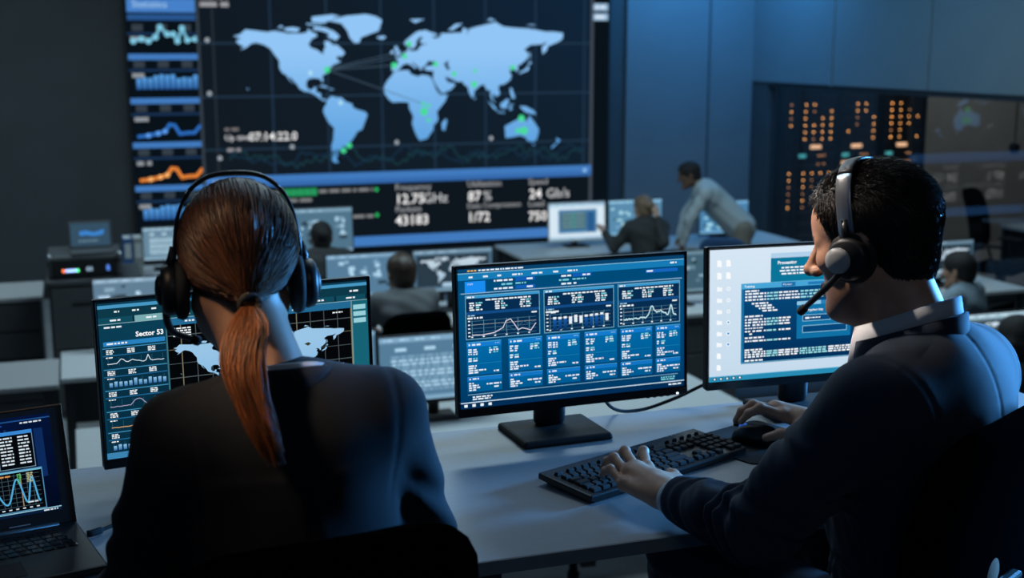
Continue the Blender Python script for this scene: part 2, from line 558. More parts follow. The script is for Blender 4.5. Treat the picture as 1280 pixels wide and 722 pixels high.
wn = struct('window_1', (RX + 0.06, 5.6, -1.0), (0.10, 16.0, 0.10), M_DARKST, 'glass partition in front of the server racks, reflecting the wall screen', 'window')
y0 = 13.58
for y1 in (11.2, 8.8, 6.4, 4.0, 1.6):
    MB().box((0, 0, 0), (0.012, y0 - y1 - 0.03, 2.02)).build('pane', M_GLASS, wn, loc=(0, (y0 + y1) / 2 - 5.6, 1.07))
    y0 = y1
MB().box((0, 0, 0), (0.10, 16.0, 0.05)).build('window_frame', M_DARKST, wn, loc=(0, 0, 2.085))
struct('baseboard_front', (3.3, WY - 0.01, FLOOR + 0.06), (9.2, 0.03, 0.12), M_BLACKM, 'black baseboard under the wall screen', 'baseboard')
# server room behind the glass
struct('wall_server_room', (11.0, WY + 0.1, 1.17), (6.0, 0.2, 4.45), M_SRV, 'grey back wall of the room behind the glass', 'wall')
struct('wall_server_side', (14.0, 8.0, 1.17), (0.2, 12.0, 4.45), M_SRV, 'grey far side wall of the room behind the glass', 'wall')


# ------------------------------------------------------------------ the video wall
def video_wall():
    t = thing('video_wall', 'huge wall screen showing a light blue world map and status readouts', 'screen', (3.29, WY, FLOOR))
    X0, X1, Z0, Z1 = 0.61, 5.97, -0.665, 2.75
    MB().box((0, -0.06, (Z0 + Z1) / 2 - FLOOR), (X1 - X0 + 0.04, 0.10, Z1 - Z0 + 0.04), 0.008, 1).build('screen_housing', M_BLACKM, t)
    W, H = X1 - X0, Z1 - Z0
    cv = Canvas(W, H, None, step=0.0012)
    X = lambda x: x - X0
    Yc = lambda z: Z1 - z

    def R(x0, z1, x1, z0, col, layer=1, bottom=None):
        cv.rect(X(x0), Yc(z1), x1 - x0, z1 - z0, col, layer, bottom)
    R(X0, Z1, X1, Z0, (9, 17, 25), 0)
    BL = (66, 122, 190)
    # main map field, faintly bluer to the right
    cv.poly([(X(1.34), Yc(2.75)), (X(5.74), Yc(2.75)), (X(5.74), Yc(0.18)), (X(1.34), Yc(0.18))], None, 1,
            [(16, 26, 36), (15, 38, 62), (17, 32, 46), (18, 26, 34)])
    for k in range(8):
        R(1.481 + 0.597 * k - 0.009, 2.75, 1.481 + 0.597 * k + 0.009, 0.18, (33, 54, 76) if k else (40, 48, 56), 2)
    for z in (2.12, 1.568, 1.012, 0.457):
        R(1.34, z + 0.008, 5.74, z - 0.008, (36, 58, 80), 2)
    draw_map(cv, lambda lo: X(1.692 + (lo + 168) * 0.01064), lambda la: Yc(0.878 + la * 0.01077 + max(0, la - 45) * 0.0026),
             (146, 198, 246), (92, 160, 222), 3, (30, 52, 78))
    mp = lambda lo, la: (X(1.692 + (lo + 168) * 0.01064), Yc(0.878 + la * 0.01077 + max(0, la - 45) * 0.0026))
    for lo, la, r in ((-76, 38, .035), (-93, 35, .02), (5, 50, .03), (-6, 42, .035), (38, 43, .03), (10, 60, .03), (80, 22, .035), (123, 39, .03), (58, 33, .028), (81, 36, .022), (25, -5, .045), (30, -14, .022), (133, -14, .04), (136, -27, .045), (129, -27, .03), (-55, -38, .03), (-61, -43, .03), (-63, 5, .02), (24, 3, .022), (30, 1, .022)):
        cv.dot(*mp(lo, la), r, (70, 220, 150) if r > 0.021 else (190, 235, 240), 5)
    for a, b in (((-76, 38), (5, 50)), ((-76, 38), (-6, 42)), ((-70, 40), (10, 55)), ((-76, 38), (24, 3))):
        cv.line([mp(*a), mp(*b)], 0.008, (70, 92, 112), 4)
    # faint spectrum along the foot of the map
    rs = random.Random(5)
    for col, ph in (((26, 62, 72), 0.0), ((24, 50, 74), 1.7)):
        pts = []
        for i in range(120):
            x = 1.6 + i * 0.034
            pts.append((X(x), Yc(0.33 + 0.035 * math.sin(i * 0.55 + ph) + 0.05 * math.sin(i * 0.21 + ph) + rs.uniform(-0.03, 0.05))))
        cv.line(pts, 0.014, col, 4)
    for x, z in ((1.50, 0.37), (2.27, 0.47), (3.43, 0.49), (4.53, 0.51), (1.42, 1.60), (1.42, 1.05)):
        cv.dot(X(x), Yc(z), 0.026, (150, 160, 168), 5)
    cv.words(X(1.56), Yc(0.685), 0.18, 0.03, (120, 115, 118), 4)
    cv.text('Up time', X(1.56), Yc(0.555), 0.085, (225, 225, 228), 5)
    cv.text('07:14:22.0', X(1.81), Yc(0.545), 0.125, (250, 250, 250), 5, 0.008)
    cv.words(X(1.58), Yc(0.47), 0.14, 0.035, (150, 150, 155), 4)
    cv.words(X(1.36), Yc(2.07), 0.30, 0.05, (150, 150, 155), 4)
    cv.words(X(1.36), Yc(1.99), 0.30, 0.05, (150, 150, 155), 4)
    # lower field
    R(1.34, 0.045, 5.74, -0.55, (14, 22, 30), 1)
    R(1.34, 0.172, 5.76, 0.045, BL, 4)
    R(1.34, 0.10, 5.76, 0.045, (54, 106, 174), 5)
    cv.text('LIVE', X(1.42), Yc(0.085), 0.07, (200, 225, 245), 6)
    R(1.34, -0.545, 5.76, -0.655, BL, 4)
    cv.dot(X(5.68), Yc(0.11), 0.025, (140, 190, 235), 6)
    for i, z in enumerate((-0.005, -0.095, -0.21, -0.30)):
        cv.words(X(1.44), Yc(z), 0.68, 0.035, (120, 124, 128), 4)
        cv.words(X(2.2), Yc(z), 0.95 if i in (0, 3) else 0.30, 0.035, (128, 130, 132), 4)
    R(2.155, 0.015, 2.525, -0.065, (38, 150, 92), 5)
    for k in range(5):
        R(2.155 + k * 0.074, 0.015, 2.160 + k * 0.074, -0.065, (24, 90, 60), 6)
    for z in (-0.025, -0.31):
        cv.dot(X(3.19), Yc(z), 0.022, (40, 190, 100), 5)
    Wt = (250, 248, 248)
    Lg = (165, 168, 172)
    cv.text('Frequency', X(3.40), Yc(-0.045), 0.10, Lg, 5)
    cv.text('12.75', X(3.40), Yc(-0.195), 0.155, Wt, 5, 0.012)
    cv.text('GHz', X(3.72), Yc(-0.195), 0.155, (205, 208, 210), 5)
    cv.text('Packets', X(3.40), Yc(-0.29), 0.10, Lg, 5)
    cv.text('43183', X(3.40), Yc(-0.435), 0.155, Wt, 5, 0.012)
    cv.text('Utilization', X(4.24), Yc(-0.035), 0.10, Lg, 5)
    cv.text('87', X(4.25), Yc(-0.195), 0.155, Wt, 5, 0.012)
    cv.text('%', X(4.43), Yc(-0.195), 0.155, (205, 208, 210), 5)
    cv.text('Data Compression', X(4.24), Yc(-0.28), 0.085, Lg, 5)
    cv.text('1/72', X(4.24), Yc(-0.435), 0.155, Wt, 5, 0.012)
    cv.text('Speed', X(4.98), Yc(-0.035), 0.10, Lg, 5)
    cv.text('24', X(4.99), Yc(-0.195), 0.155, Wt, 5, 0.012)
    cv.text('Gb/s', X(5.20), Yc(-0.195), 0.155, (205, 208, 210), 5)
    cv.text('Load', X(4.98), Yc(-0.29), 0.10, Lg, 5)
    cv.text('750', X(4.98), Yc(-0.455), 0.155, Wt, 5, 0.012)
    # frame lines between the fields
    R(1.315, 2.75, 1.345, -0.665, (52, 62, 72), 6)
    R(5.735, 2.75, 5.775, -0.40, (62, 70, 80), 3)
    # right hand strip
    for z in (1.975, 1.865):
        R(5.76, z + 0.04, 5.95, z - 0.04, (150, 185, 215), 3)
        cv.words(X(5.79), Yc(z + 0.015), 0.12, 0.03, (225, 235, 245), 4)
    # left column of small charts
    R(0.63, 2.02, 1.31, 1.88, (70, 128, 200), 2)
    cv.text('Statistics', X(0.68), Yc(1.93), 0.10, (170, 205, 235), 3)
    R(0.63, 1.86, 1.31, 1.80, (40, 84, 140), 2)
    tops = [1.80, 1.43, 0.98, 0.524, 0.072]
    for i, zt in enumerate(tops):
        if i:
            R(0.62, zt + 0.03, 1.32, zt - 0.03, BL, 2)
        for k in range(3):
            R(0.67 + k * 0.24, zt - 0.04, 0.78 + k * 0.24, zt - 0.11, (52, 62, 72), 2)
        R(0.62, zt - 0.125, 1.32, zt - 0.15, (26, 52, 86), 2)
        cv.words(X(0.65), Yc(zt - 0.165), 0.15, 0.045, (140, 146, 152), 3)
        if i == 0:
            p = [(0.68, 1.59), (0.76, 1.61), (0.83, 1.59), (0.90, 1.63), (0.95, 1.73), (1.02, 1.66), (1.08, 1.66), (1.12, 1.59), (1.17, 1.72), (1.22, 1.60), (1.30, 1.61)]
            cv.line([(X(a), Yc(b)) for a, b in p], 0.025, (120, 190, 215), 3)
            for a, b in p:
                cv.dot(X(a), Yc(b), 0.032, (125, 196, 222), 4)
        elif i in (1, 4):
            zb = zt - 0.33
            for k in range(11):
                hh = (0.11, 0.12, 0.115, 0.14, 0.15, 0.145, 0.15, 0.11, 0.12, 0.115, 0.145)[k]
                cv.rect(X(0.69 + k * 0.057), Yc(zb + hh), 0.046, hh, (88, 160, 228), 3, (40, 92, 160))
        else:
            c = (44, 108, 190) if i == 2 else (232, 132, 58)
            zb = zt - 0.365
            p = [(0.68, 0.0), (0.78, 0.01), (0.88, 0.03), (0.95, 0.05), (1.00, 0.12), (1.05, 0.11), (1.10, 0.02), (1.18, 0.03), (1.25, 0.03), (1.31, 0.10)]
            cv.line([(X(a), Yc(zb + b)) for a, b in p], 0.035, c, 3)
            for a, b in p[1:4]:
                cv.dot(X(a), Yc(zb + b), 0.026, tuple(min(255, q + 50) for q in c), 4)
    M = Matrix.Translation((0, -0.112, (Z0 + Z1) / 2 - FLOOR))
    cv.build('display_picture', W, H, M, t, 1.0)
    return t


video_wall()


# ------------------------------------------------------------------ pictures for the desk screens
def pic_dashboard():
    cv = Canvas(1000, 560, (0, 62, 104))
    wh, pale, cy = (228, 240, 248), (150, 200, 225), (120, 205, 215)
    cv.rect(0, 0, 1000, 560, (4, 84, 132), 1, (0, 56, 100))
    cv.rect(0, 0, 1000, 16, (8, 66, 108), 2)
    cv.rect(0, 16, 1000, 3, (130, 190, 220), 3)
    cv.rect(0, 19, 1000, 26, (22, 122, 180), 2)
    for k, x in enumerate((40, 60, 80)):
        cv.rect(40 + k * 14, 5, 10, 6, (230, 180, 90), 4)
    cv.words(86, 5, 190, 6, wh, 4)
    for x, w in ((45, 22), (105, 20), (165, 24), (228, 44), (312, 46), (405, 22), (468, 44)):
        cv.words(x, 30, w, 7, wh, 4)
    cv.words(935, 26, 30, 7, wh, 4)
    cv.rect(0, 45, 1000, 45, (0, 74, 120), 2)
    cv.rect(28, 50, 86, 45, (24, 140, 240), 3)
    cv.text('STAFF', 38, 64, 9, wh, 4)
    for j, y in enumerate((50, 66, 82)):
        cv.words(150 if j != 1 else 182, y, 80 if j != 1 else 46, 7, wh if j != 1 else cy, 4)
        if j != 1:
            cv.rect(242, y - 4, 84, 14, (18, 92, 180), 3)
            cv.words(290, y, 30, 7, wh, 4)
        else:
            cv.words(242, y, 50, 6, cy, 4)
        cv.words(440 if j != 1 else 430, y, 44, 7, wh if j != 1 else cy, 4)
        if j == 0:
            cv.rect(490, y - 4, 84, 14, (18, 92, 180), 3)
            cv.words(534, y, 34, 7, wh, 4)
        elif j == 1:
            cv.words(490, y, 60, 6, cy, 4)
        else:
            cv.words(494, y, 12, 7, wh, 4)
    cv.rect(820, 52, 150, 14, (22, 100, 190), 3)
    cv.words(826, 55, 28, 7, wh, 4)
    cv.rect(10, 96, 980, 3, (150, 190, 215), 4)
    # three chart panels
    xs = ((28, 344), (362, 674), (692, 980))
    for i, (a, b) in enumerate(xs):
        w = b - a
        cv.rect(a, 106, w, 176, (6, 44, 80), 2)
        cv.frame(a, 106, w, 176, 2.5, (120, 180, 205), 4)
        cv.rect(a + 3, 108, w - 6, 10, (56, 150, 205), 3)
        cv.words(a + 8, 110, 30, 6, wh, 4)
        cv.words(a + w * 0.27, 124, w * 0.62, 6, wh, 4)
        for g in range(3):
            gx = a + 16 + g * (w - 70) / 2.3
            for r in range(4):
                cv.words(gx + cv.rng.uniform(0, 6), 134 + r * 9, 20, 6, wh, 4)
                cv.words(gx + 28, 134 + r * 9, cv.rng.uniform(14, 28), 6, wh if r % 2 else cy, 4)
        cv.rect(a + 3, 172, w - 6, 11, (18, 74, 132), 3)
        cv.words(a + 10, 184, 34, 5, pale, 4)
        cv.words(a + 8, 193, 64, 7, wh, 4)
        cv.words(a + w - 36, 187, 24, 6, wh, 4)
        y0, y1 = 208, 270
        for k in range(5):
            cv.rect(a + 24, y0 + k * 15, w - 40, 1.6, (70, 118, 140) if k != 1 else (170, 172, 168), 3)
            cv.rect(a + 10, y0 + k * 15 - 2, 9, 5, wh, 4)
        for k in range(6):
            cv.rect(a + 26 + k * (w - 44) / 5.6, y0 - 2, 1.8, y1 - y0, (96, 160, 176), 3)
            cv.rect(a + 22 + k * (w - 44) / 5.6, y1, 8, 5, wh, 4)
        X = lambda f: a + 26 + f * (w - 44)
        Yv = lambda f: y1 - f * (y1 - y0)
        if i == 0:
            p2 = [(0, .05), (.2, .06), (.4, .2), (.5, .35), (.58, .45), (.66, .2), (.74, .5), (.8, .75), (.88, .6), (1, .7)]
            cv.line([(X(u), Yv(v)) for u, v in p2], 1.8, (60, 110, 140), 4)
            p = [(0, .1), (.15, .06), (.34, .14), (.42, .3), (.48, .42), (.53, .85), (.6, .95), (.66, .6), (.72, .2), (.78, .3), (.85, .22), (.92, .1), (1, .55)]
            cv.line([(X(u), Yv(v)) for u, v in p], 3, (236, 226, 240), 5)
        elif i == 1:
            hs = (1, 0.98, 1, .95, 1.05, .96, 1.0, 1.02, 1.04, 1.08, .98)
            for k in range(11):
                bx = X(0.05 + k * 0.087)
                top = Yv(hs[k] * 0.82)
                if k in (3, 4, 5, 10):
                    cv.rect(bx, top, 14, 30, (228, 238, 246), 5)
                else:
                    cv.rect(bx, top, 14, 9, (228, 238, 246), 5)
                    cv.rect(bx, top + 9, 14, 44, (24, 92, 168), 5, (8, 50, 100))
            cv.rect(a + 30, 194, 22, 9, wh, 5)
        else:
            r2 = random.Random(9)
            p = []
            for k in range(60):
                f = k / 59
                v = 0.25 + 0.7 * math.exp(-((f - .53) / .05) ** 2) + 0.75 * math.exp(-((f - .9) / .03) ** 2) + 0.35 * math.exp(-((f - .68) / .12) ** 2) + r2.uniform(-.06, .06) + 0.1 * f
                p.append((X(f), Yv(min(v, 1.02))))
            cv.line(p, 4.5, (196, 234, 244), 5)
    # six tiles
    for k, x in enumerate((30, 206, 372, 540, 703, 866)):
        w = 146 if k < 5 else 116
        cv.rect(x, 292, w, 134, (0, 106, 168), 2, (0, 92, 150))
        cv.rect(x, 292, w, 3, (70, 160, 205), 4)
        cv.rect(x, 295, w, 17, (20, 122, 205), 3)
        cv.rect(x + 8, 300, 6, 7, wh, 4)
        cv.words(x + 22, 300, 36, 7, wh, 4)
        for q in range(3):
            cv.rect(x + w - 26 + q * 7, 300, 4, 4, pale, 4)
        for r in range(3):
            cv.words(x + 6, 320 + r * 9, 15, 6, wh, 4)
            cv.words(x + 27, 321 + r * 9, cv.rng.uniform(12, 22), 6, wh, 4)
            cv.words(x + w - 52, 318 + r * 9, 13, 6, wh if r else cy, 4)
            cv.words(x + w - 34, 317 + r * 9, cv.rng.uniform(14, 26), 6, wh if r % 2 else cy, 4)
        for r in range(2):
            cv.words(x + 6, 356 + r * 9, 14, 6, wh, 4)
            cv.words(x + 26, 356 + r * 9, 18, 6, wh if r else cy, 4)
        cv.rect(x + 4, 380, w - 8, 1.2, (40, 140, 180), 3)
        for r in range(4):
            cv.words(x + 6, 386 + r * 9, (34, 30, 78, 40)[r], 6, wh, 4)
        cv.words(x + w - 34, 412, 26, 6, wh, 4)
        cv.rect(x, 432, w, 62, (0, 100, 160), 2, (0, 90, 146))
        cv.rect(x, 432, w, 2, (70, 160, 205), 4)
        cv.rect(x, 434, w, 15, (20, 116, 196), 3)
        cv.rect(x + 8, 438, 6, 7, wh, 4)
        cv.words(x + 22, 438, 26, 6, wh, 4)
        for r in range(4):
            cv.words(x + 6, 456 + r * 9, (20, 40, 52, 30)[r], 6, wh, 4)
        cv.words(x + w - 66, 463, 62, 6, wh, 4)
        cv.words(x + w - 34, 476, 24, 6, wh, 4)
    cv.rect(30, 503, 940, 2.5, (126, 178, 205), 4)
    cv.words(50, 512, 84, 6, wh, 4)
    cv.words(50, 521, 80, 6, wh, 4)
    cv.words(890, 512, 66, 6, cy, 4)
    cv.words(890, 521, 66, 6, cy, 4)
    cv.rect(0, 534, 1000, 4, (196, 222, 240), 4)
    cv.rect(0, 538, 1000, 22, (2, 44, 84), 3)
    for k in range(4):
        cv.rect(14 + k * 34, 543, 14, 11, wh, 4)
    cv.words(925, 545, 60, 6, wh, 4)
    return cv


def pic_desktop():
    cv = Canvas(1000, 560, (204, 224, 240))
    cv.rect(0, 0, 1000, 560, (214, 230, 244), 1, (196, 218, 236))
    wh, nav, cy = (235, 244, 250), (8, 60, 104), (150, 220, 228)
    for r, y in enumerate((58, 110, 166, 214, 262, 308, 356, 402)):
        for k, x in enumerate((32, 72)):
            if r < 2:
                cv.poly([(x, y - 14), (x + 14, y - 14), (x + 20, y - 7), (x + 20, y + 14), (x, y + 14)], (248, 251, 253), 3)
            elif k == 0:
                cv.poly([(x, y - 10), (x + 9, y - 10), (x + 11, y - 7), (x + 23, y - 7), (x + 23, y + 9), (x, y + 9)], (245, 249, 252), 3)
            else:
                cv.dot(x + 11, y, 9, (236, 243, 249), 3)
                cv.dot(x + 11, y, 4 if r < 6 else 5, (208, 226, 240) if r < 5 else (70, 150, 215), 4)
    for y in (450, 500):
        cv.poly([(33, y - 12), (46, y - 12), (51, y - 6), (51, y + 12), (33, y + 12)], (248, 251, 253), 3)
    # window behind
    cv.rect(270, 26, 520, 22, (176, 208, 234), 3)
    cv.rect(500, 28, 76, 18, (60, 140, 200), 4)
    cv.rect(270, 46, 520, 120, (10, 116, 152), 3)
    cv.text('Processing', 300, 74, 20, wh, 5, 0.03)
    for r in range(3):
        cv.words(318 - 8 * (r == 1), 86 + r * 13, 236 if r < 2 else 170, 7, wh, 5)
    # big terminal window
    cv.rect(140, 150, 640, 22, (70, 164, 214), 5)
    cv.text('Training', 152, 166, 14, wh, 6, 0.02)
    cv.rect(320, 152, 62, 18, (30, 110, 170), 6)
    cv.text('Monitor', 326, 165, 12, wh, 7)
    cv.rect(440, 156, 140, 12, (36, 120, 180), 6)
    cv.rect(140, 172, 640, 315, (6, 72, 122), 5, (2, 46, 88))
    cv.rect(140, 172, 12, 315, (22, 108, 160), 6)
    cv.frame(138, 148, 644, 341, 2.5, (96, 178, 214), 7)

    def code(y, x=156, full=True):
        segs = ((0, 10, 0), (14, 16, 0), (34, 48, 0), (86, 8, 0), (98, 50, 1), (152, 54, 0), (210, 10, 0), (224, 22, 0), (250, 36, 1), (290, 40, 1), (334, 44, 1), (382, 60, 0), (446, 70, 0))
        for a, w, c in segs:
            if full or a + w < 210:
                cv.words(x + a, y, w, 7, cy if c else wh, 8)
    cv.words(156, 178, 62, 7, wh, 8)
    for r in range(3):
        code(190 + r * 13)
    for r in range(4):
        cv.words(186 + r * 16, 232 + r * 11, 74, 7, wh, 8)
    cv.words(156, 286, 86, 7, wh, 8)
    for r in range(3):
        code(300 + r * 12, full=False)
    cv.words(156, 338, 84, 5, wh, 8)
    code(350, full=False)
    cv.words(176, 362, 14, 7, wh, 8)
    cv.words(156, 378, 86, 7, wh, 8)
    code(392, full=False)
    cv.words(156, 430, 86, 7, wh, 8)
    for r in range(3):
        code(440 + r * 10)
    cv.words(156, 476, 86, 7, wh, 8)
    # dialog
    cv.rect(390, 238, 250, 16, (140, 196, 228), 9)
    cv.rect(500, 238, 140, 16, (40, 128, 186), 10)
    cv.rect(390, 254, 250, 146, (16, 112, 164), 9)
    cv.text('Encryption key', 420, 282, 15, wh, 11, 0.02)
    for x, y, w, h in ((416, 298, 130, 28), (562, 298, 60, 28), (416, 344, 206, 32)):
        cv.rect(x, y, w, h, (6, 70, 120), 10)
        cv.frame(x, y, w, h, 2.5, (140, 200, 230), 11)
    cv.words(428, 308, 20, 8, wh, 12)
    cv.words(452, 309, 46, 5, wh, 12)
    cv.words(570, 308, 20, 8, wh, 12)
    cv.rect(140, 489, 640, 3, (70, 110, 150), 4)
    cv.rect(0, 536, 1000, 24, (40, 140, 180), 3)
    cv.rect(0, 536, 1000, 3, (120, 190, 220), 4)
    for k in range(5):
        cv.rect(16 + k * 28, 543, 16, 11, (12, 50, 80), 4)
        cv.rect(20 + k * 28, 545, 8, 7, wh, 5)
    return cv


def pic_sector():
    cv = Canvas(1000, 560, (10, 40, 54))
    wh, teal, bl = (232, 240, 244), (24, 92, 112), (60, 140, 185)
    cv.rect(0, 0, 1000, 8, (14, 60, 82), 2)
    cv.rect(0, 8, 1000, 12, (70, 150, 195), 2)
    cv.rect(0, 20, 1000, 34, (12, 56, 72), 2)
    for x, w in ((56, 18), (118, 24), (185, 24), (270, 34), (365, 34), (455, 30), (540, 40)):
        cv.words(x, 30, w, 6, wh, 4)
    cv.words(930, 34, 40, 7, wh, 4)
    for k in range(8):
        cv.rect(k * 125, 52, 118, 22, (120, 170, 176) if k == 1 else (16, 74, 92), 3)
        cv.words(k * 125 + 40, 60, 36, 6, wh, 4)
    cv.rect(0, 74, 1000, 2, (140, 180, 190), 4)
    # side column
    cv.rect(0, 76, 232, 460, (10, 62, 84), 2, (8, 52, 74))
    cv.words(18, 84, 60, 6, wh, 4)
    cv.text('Sector 53', 222, 128, 25, (245, 248, 250), 5, 0.03, right=True)
    cv.rect(12, 138, 214, 16, (40, 128, 190), 3)
    cv.words(24, 143, 70, 6, wh, 4)
    for i in range(5):
        y = 160 + i * 76
        cv.rect(8, y, 220, 72, (8, 46, 66), 3)
        cv.rect(8, y, 220, 3, (64, 140, 180), 4)
        for g in range(3):
            for r in range(3):
                cv.words(20 + g * 72, y + 7 + r * 6, 26, 4, wh, 4)
        cv.rect(8, y + 26, 220, 4, (30, 96, 140), 4)
        cv.words(18, y + 33, 24, 4, wh, 4)
        for k in range(6):
            cv.rect(24 + k * 38, y + 36, 1.5, 30, (40, 90, 110), 4)
        if i in (0, 2, 3):
            rr = random.Random(20 + i)
            p = []
            for k in range(26):
                f = k / 25
                if i == 0:
                    v = .25 + .5 * math.exp(-((f - .25) / .06) ** 2) + .7 * math.exp(-((f - .72) / .03) ** 2) + .3 * math.exp(-((f - .45) / .1) ** 2) + rr.uniform(-.05, .05)
                else:
                    v = .2 + .65 * math.exp(-((f - .5) / .1) ** 4) + .4 * max(0, f - .85) * 6 + rr.uniform(-.03, .03)
                p.append((22 + f * 196, y + 66 - 30 * min(v, 1)))
            cv.line(p, 2.6, (210, 226, 234) if i == 0 else ((160, 160, 190) if i == 2 else (220, 170, 110)), 5)
        else:
            for k in range(12):
                hh = (16, 20, 18, 17, 18, 26, 19, 16, 24, 20, 21, 18)[k]
                cv.rect(24 + k * 17, y + 66 - hh, 11, hh, (140, 196, 234), 5, (40, 100, 160))
    cv.rect(230, 76, 5, 470, (60, 110, 124), 5)
    # map field
    cv.rect(236, 76, 700, 26, (34, 104, 146), 3)
    for x in (300, 480, 700):
        cv.words(x, 86, 34, 6, wh, 4)
    cv.rect(236, 102, 700, 444, (4, 6, 9), 3)
    for k in range(13):
        cv.rect(282 + k * 54, 102, 2.2 if k % 4 else 3.4, 444, (124, 118, 96) if k % 4 == 0 else (82, 92, 96), 4)
    for k in range(9):
        cv.rect(236, 138 + k * 52, 700, 1.8 if k % 3 else 3.0, (122, 112, 88) if k % 3 == 1 else (78, 88, 92), 4)
    draw_map(cv, lambda lo: 254 + (lo + 168) * 1.86, lambda la: 322 - la * 1.98 - max(0, la - 45) * 0.3, (152, 196, 230), (120, 176, 220), 5, (40, 50, 40))
    for x, y in ((590, 218), (742, 222), (450, 230)):
        cv.poly([(x, y), (x + 16, y - 5), (x + 26, y + 2), (x + 14, y + 9)], (60, 56, 34), 6)
    for r in range(4):
        cv.words(256, 112 + r * 9, 64, 5, wh, 5)
        cv.words(858, 112 + r * 200, 40, 5, wh, 5)
    cv.rect(936, 76, 64, 470, (22, 98, 116), 3)
    cv.rect(933, 76, 4, 470, (120, 150, 150), 5)
    for k in range(3):
        cv.rect(942, 92 + k * 26, 50, 18, (150, 206, 216), 4)
    cv.rect(0, 538, 1000, 22, (60, 130, 176), 3)
    return cv


def pic_laptop():
    cv = Canvas(1000, 600, (6, 16, 44))
    wh, bl = (220, 232, 242), (84, 168, 214)
    cv.rect(0, 0, 1000, 600, (4, 20, 58), 1, (2, 10, 30))
    cv.rect(0, 20, 1000, 8, (30, 80, 140), 3)
    cv.rect(0, 40, 730, 10, (24, 70, 140), 3)
    cv.words(830, 36, 120, 9, wh, 4)
    cv.words(690, 70, 60, 26, (18, 50, 96), 2)
    cv.rect(-0, 190, 640, 340, (2, 6, 22), 2)
    cv.frame(0, 190, 640, 340, 7, (40, 110, 190), 3)
    cv.rect(0, 190, 640, 8, (90, 170, 225), 4)
    cv.words(480, 222, 50, 8, wh, 4)
    cv.rect(690, 84, 200, 230, (4, 8, 14), 4)
    cv.frame(690, 84, 200, 230, 4, (120, 150, 170), 5)
    cv.rect(690, 84, 200, 22, (60, 140, 220), 6)
    for r in range(9):
        cv.words(706, 118 + r * 20, 70, 9, wh, 6)
        cv.words(806, 118 + r * 20, 64, 9, wh, 6)
    cv.rect(900, 84, 50, 300, (14, 44, 96), 3)
    cv.rect(440, 330, 480, 240, (4, 8, 14), 6)
    cv.rect(440, 322, 480, 14, (120, 190, 220), 7)
    cv.frame(440, 322, 480, 252, 5, (84, 148, 190), 8)
    for k in range(12):
        cv.rect(486 + k * 34, 344, 2.4 if k != 4 and k != 9 else 5, 200, (70, 92, 104) if k not in (4, 9) else (170, 140, 110), 7)
    for k in range(8):
        cv.rect(480, 352 + k * 27, 420, 2.4, (70, 92, 104), 7)
        cv.rect(452, 350 + k * 27, 12, 7, wh, 8)
    for k in range(11):
        cv.rect(484 + k * 38, 552, 16, 7, wh, 8)
    p = []
    for k in range(90):
        f = k / 89
        ph = 2 * math.pi * (0.9 * f + 1.9 * f ** 3.2)
        p.append((490 + f * 400, 448 - 66 * math.sin(ph) * (0.95 + 0.35 * f) * (1 if f < .6 else 0.9)))
    cv.line(p, 9, (84, 178, 228), 9)
    cv.words(620, 348, 120, 9, (220, 150, 90), 9)
    for r in range(6):
        cv.words(776, 346 + r * 10, 24, 6, (90, 190, 110), 9)
        cv.words(830, 346 + r * 10, 34, 6, (200, 200, 150), 9)
    cv.words(500, 530, 40, 8, (70, 200, 120), 9)
    cv.words(820, 520, 60, 8, wh, 9)
    cv.rect(0, 580, 1000, 20, (8, 30, 60), 3)
    cv.rect(0, 576, 1000, 6, (150, 200, 220), 4)
    cv.words(900, 586, 80, 8, wh, 5)
    return cv


def pic_back(kind, seed, base=(92, 134, 164)):
    """screens in the distance"""
    cv = Canvas(100, 58, base)
    rng = random.Random(seed)
    cv.rng = rng
    lt = tuple(min(255, c + 95) for c in base)
    md = tuple(min(255, c + 45) for c in base)
    dk = tuple(int(c * 0.55) for c in base)
    cv.rect(0, 0, 100, 5, md, 1)
    for k in range(4):
        cv.words(4 + k * 14, 1.8, 8, 1.6, lt, 2)
    if kind == 'table':
        for k in range(3):
            cv.rect(14 + k * 26, 10, 10, 3, lt, 1)
        for r in range(10):
            cv.words(10 + rng.uniform(0, 5), 17 + r * 3.4, rng.uniform(60, 80), 2.0, lt if r % 3 else md, 1)
    elif kind == 'map':
        cv.rect(4, 7, 92, 44, dk, 1)
        draw_map(cv, lambda lo: 8 + (lo + 168) * 0.243, lambda la: 32 - la * 0.262, (206, 226, 240), (176, 208, 230), 2)
        cv.rect(36, 46, 22, 6, lt, 3)
    elif kind == 'window':
        cv.rect(0, 0, 100, 58, (214, 232, 244), 1)
        cv.rect(16, 10, 70, 38, (86, 136, 176), 2)
        cv.rect(20, 14, 46, 28, (44, 78, 100), 3)
        for r in range(4):
            cv.rect(22, 16 + r * 6.5, 42, 3, (120, 160, 165), 4)
            cv.rect(40, 16 + r * 6.5, 5, 3, (90, 180, 170), 5)
        cv.rect(68, 14, 14, 32, (40, 90, 140), 3)
    else:
        for k in range(22):
            cv.rect(rng.uniform(4, 84), rng.uniform(8, 48), rng.uniform(4, 12), rng.uniform(2, 6), rng.choice((lt, md, dk, lt)), 1)
        for k in range(3):
            cv.dot(rng.uniform(12, 88), rng.uniform(10, 46), rng.uniform(2, 4), lt, 2)
    cv.rect(0, 54, 100, 4, md, 1)
    return cv


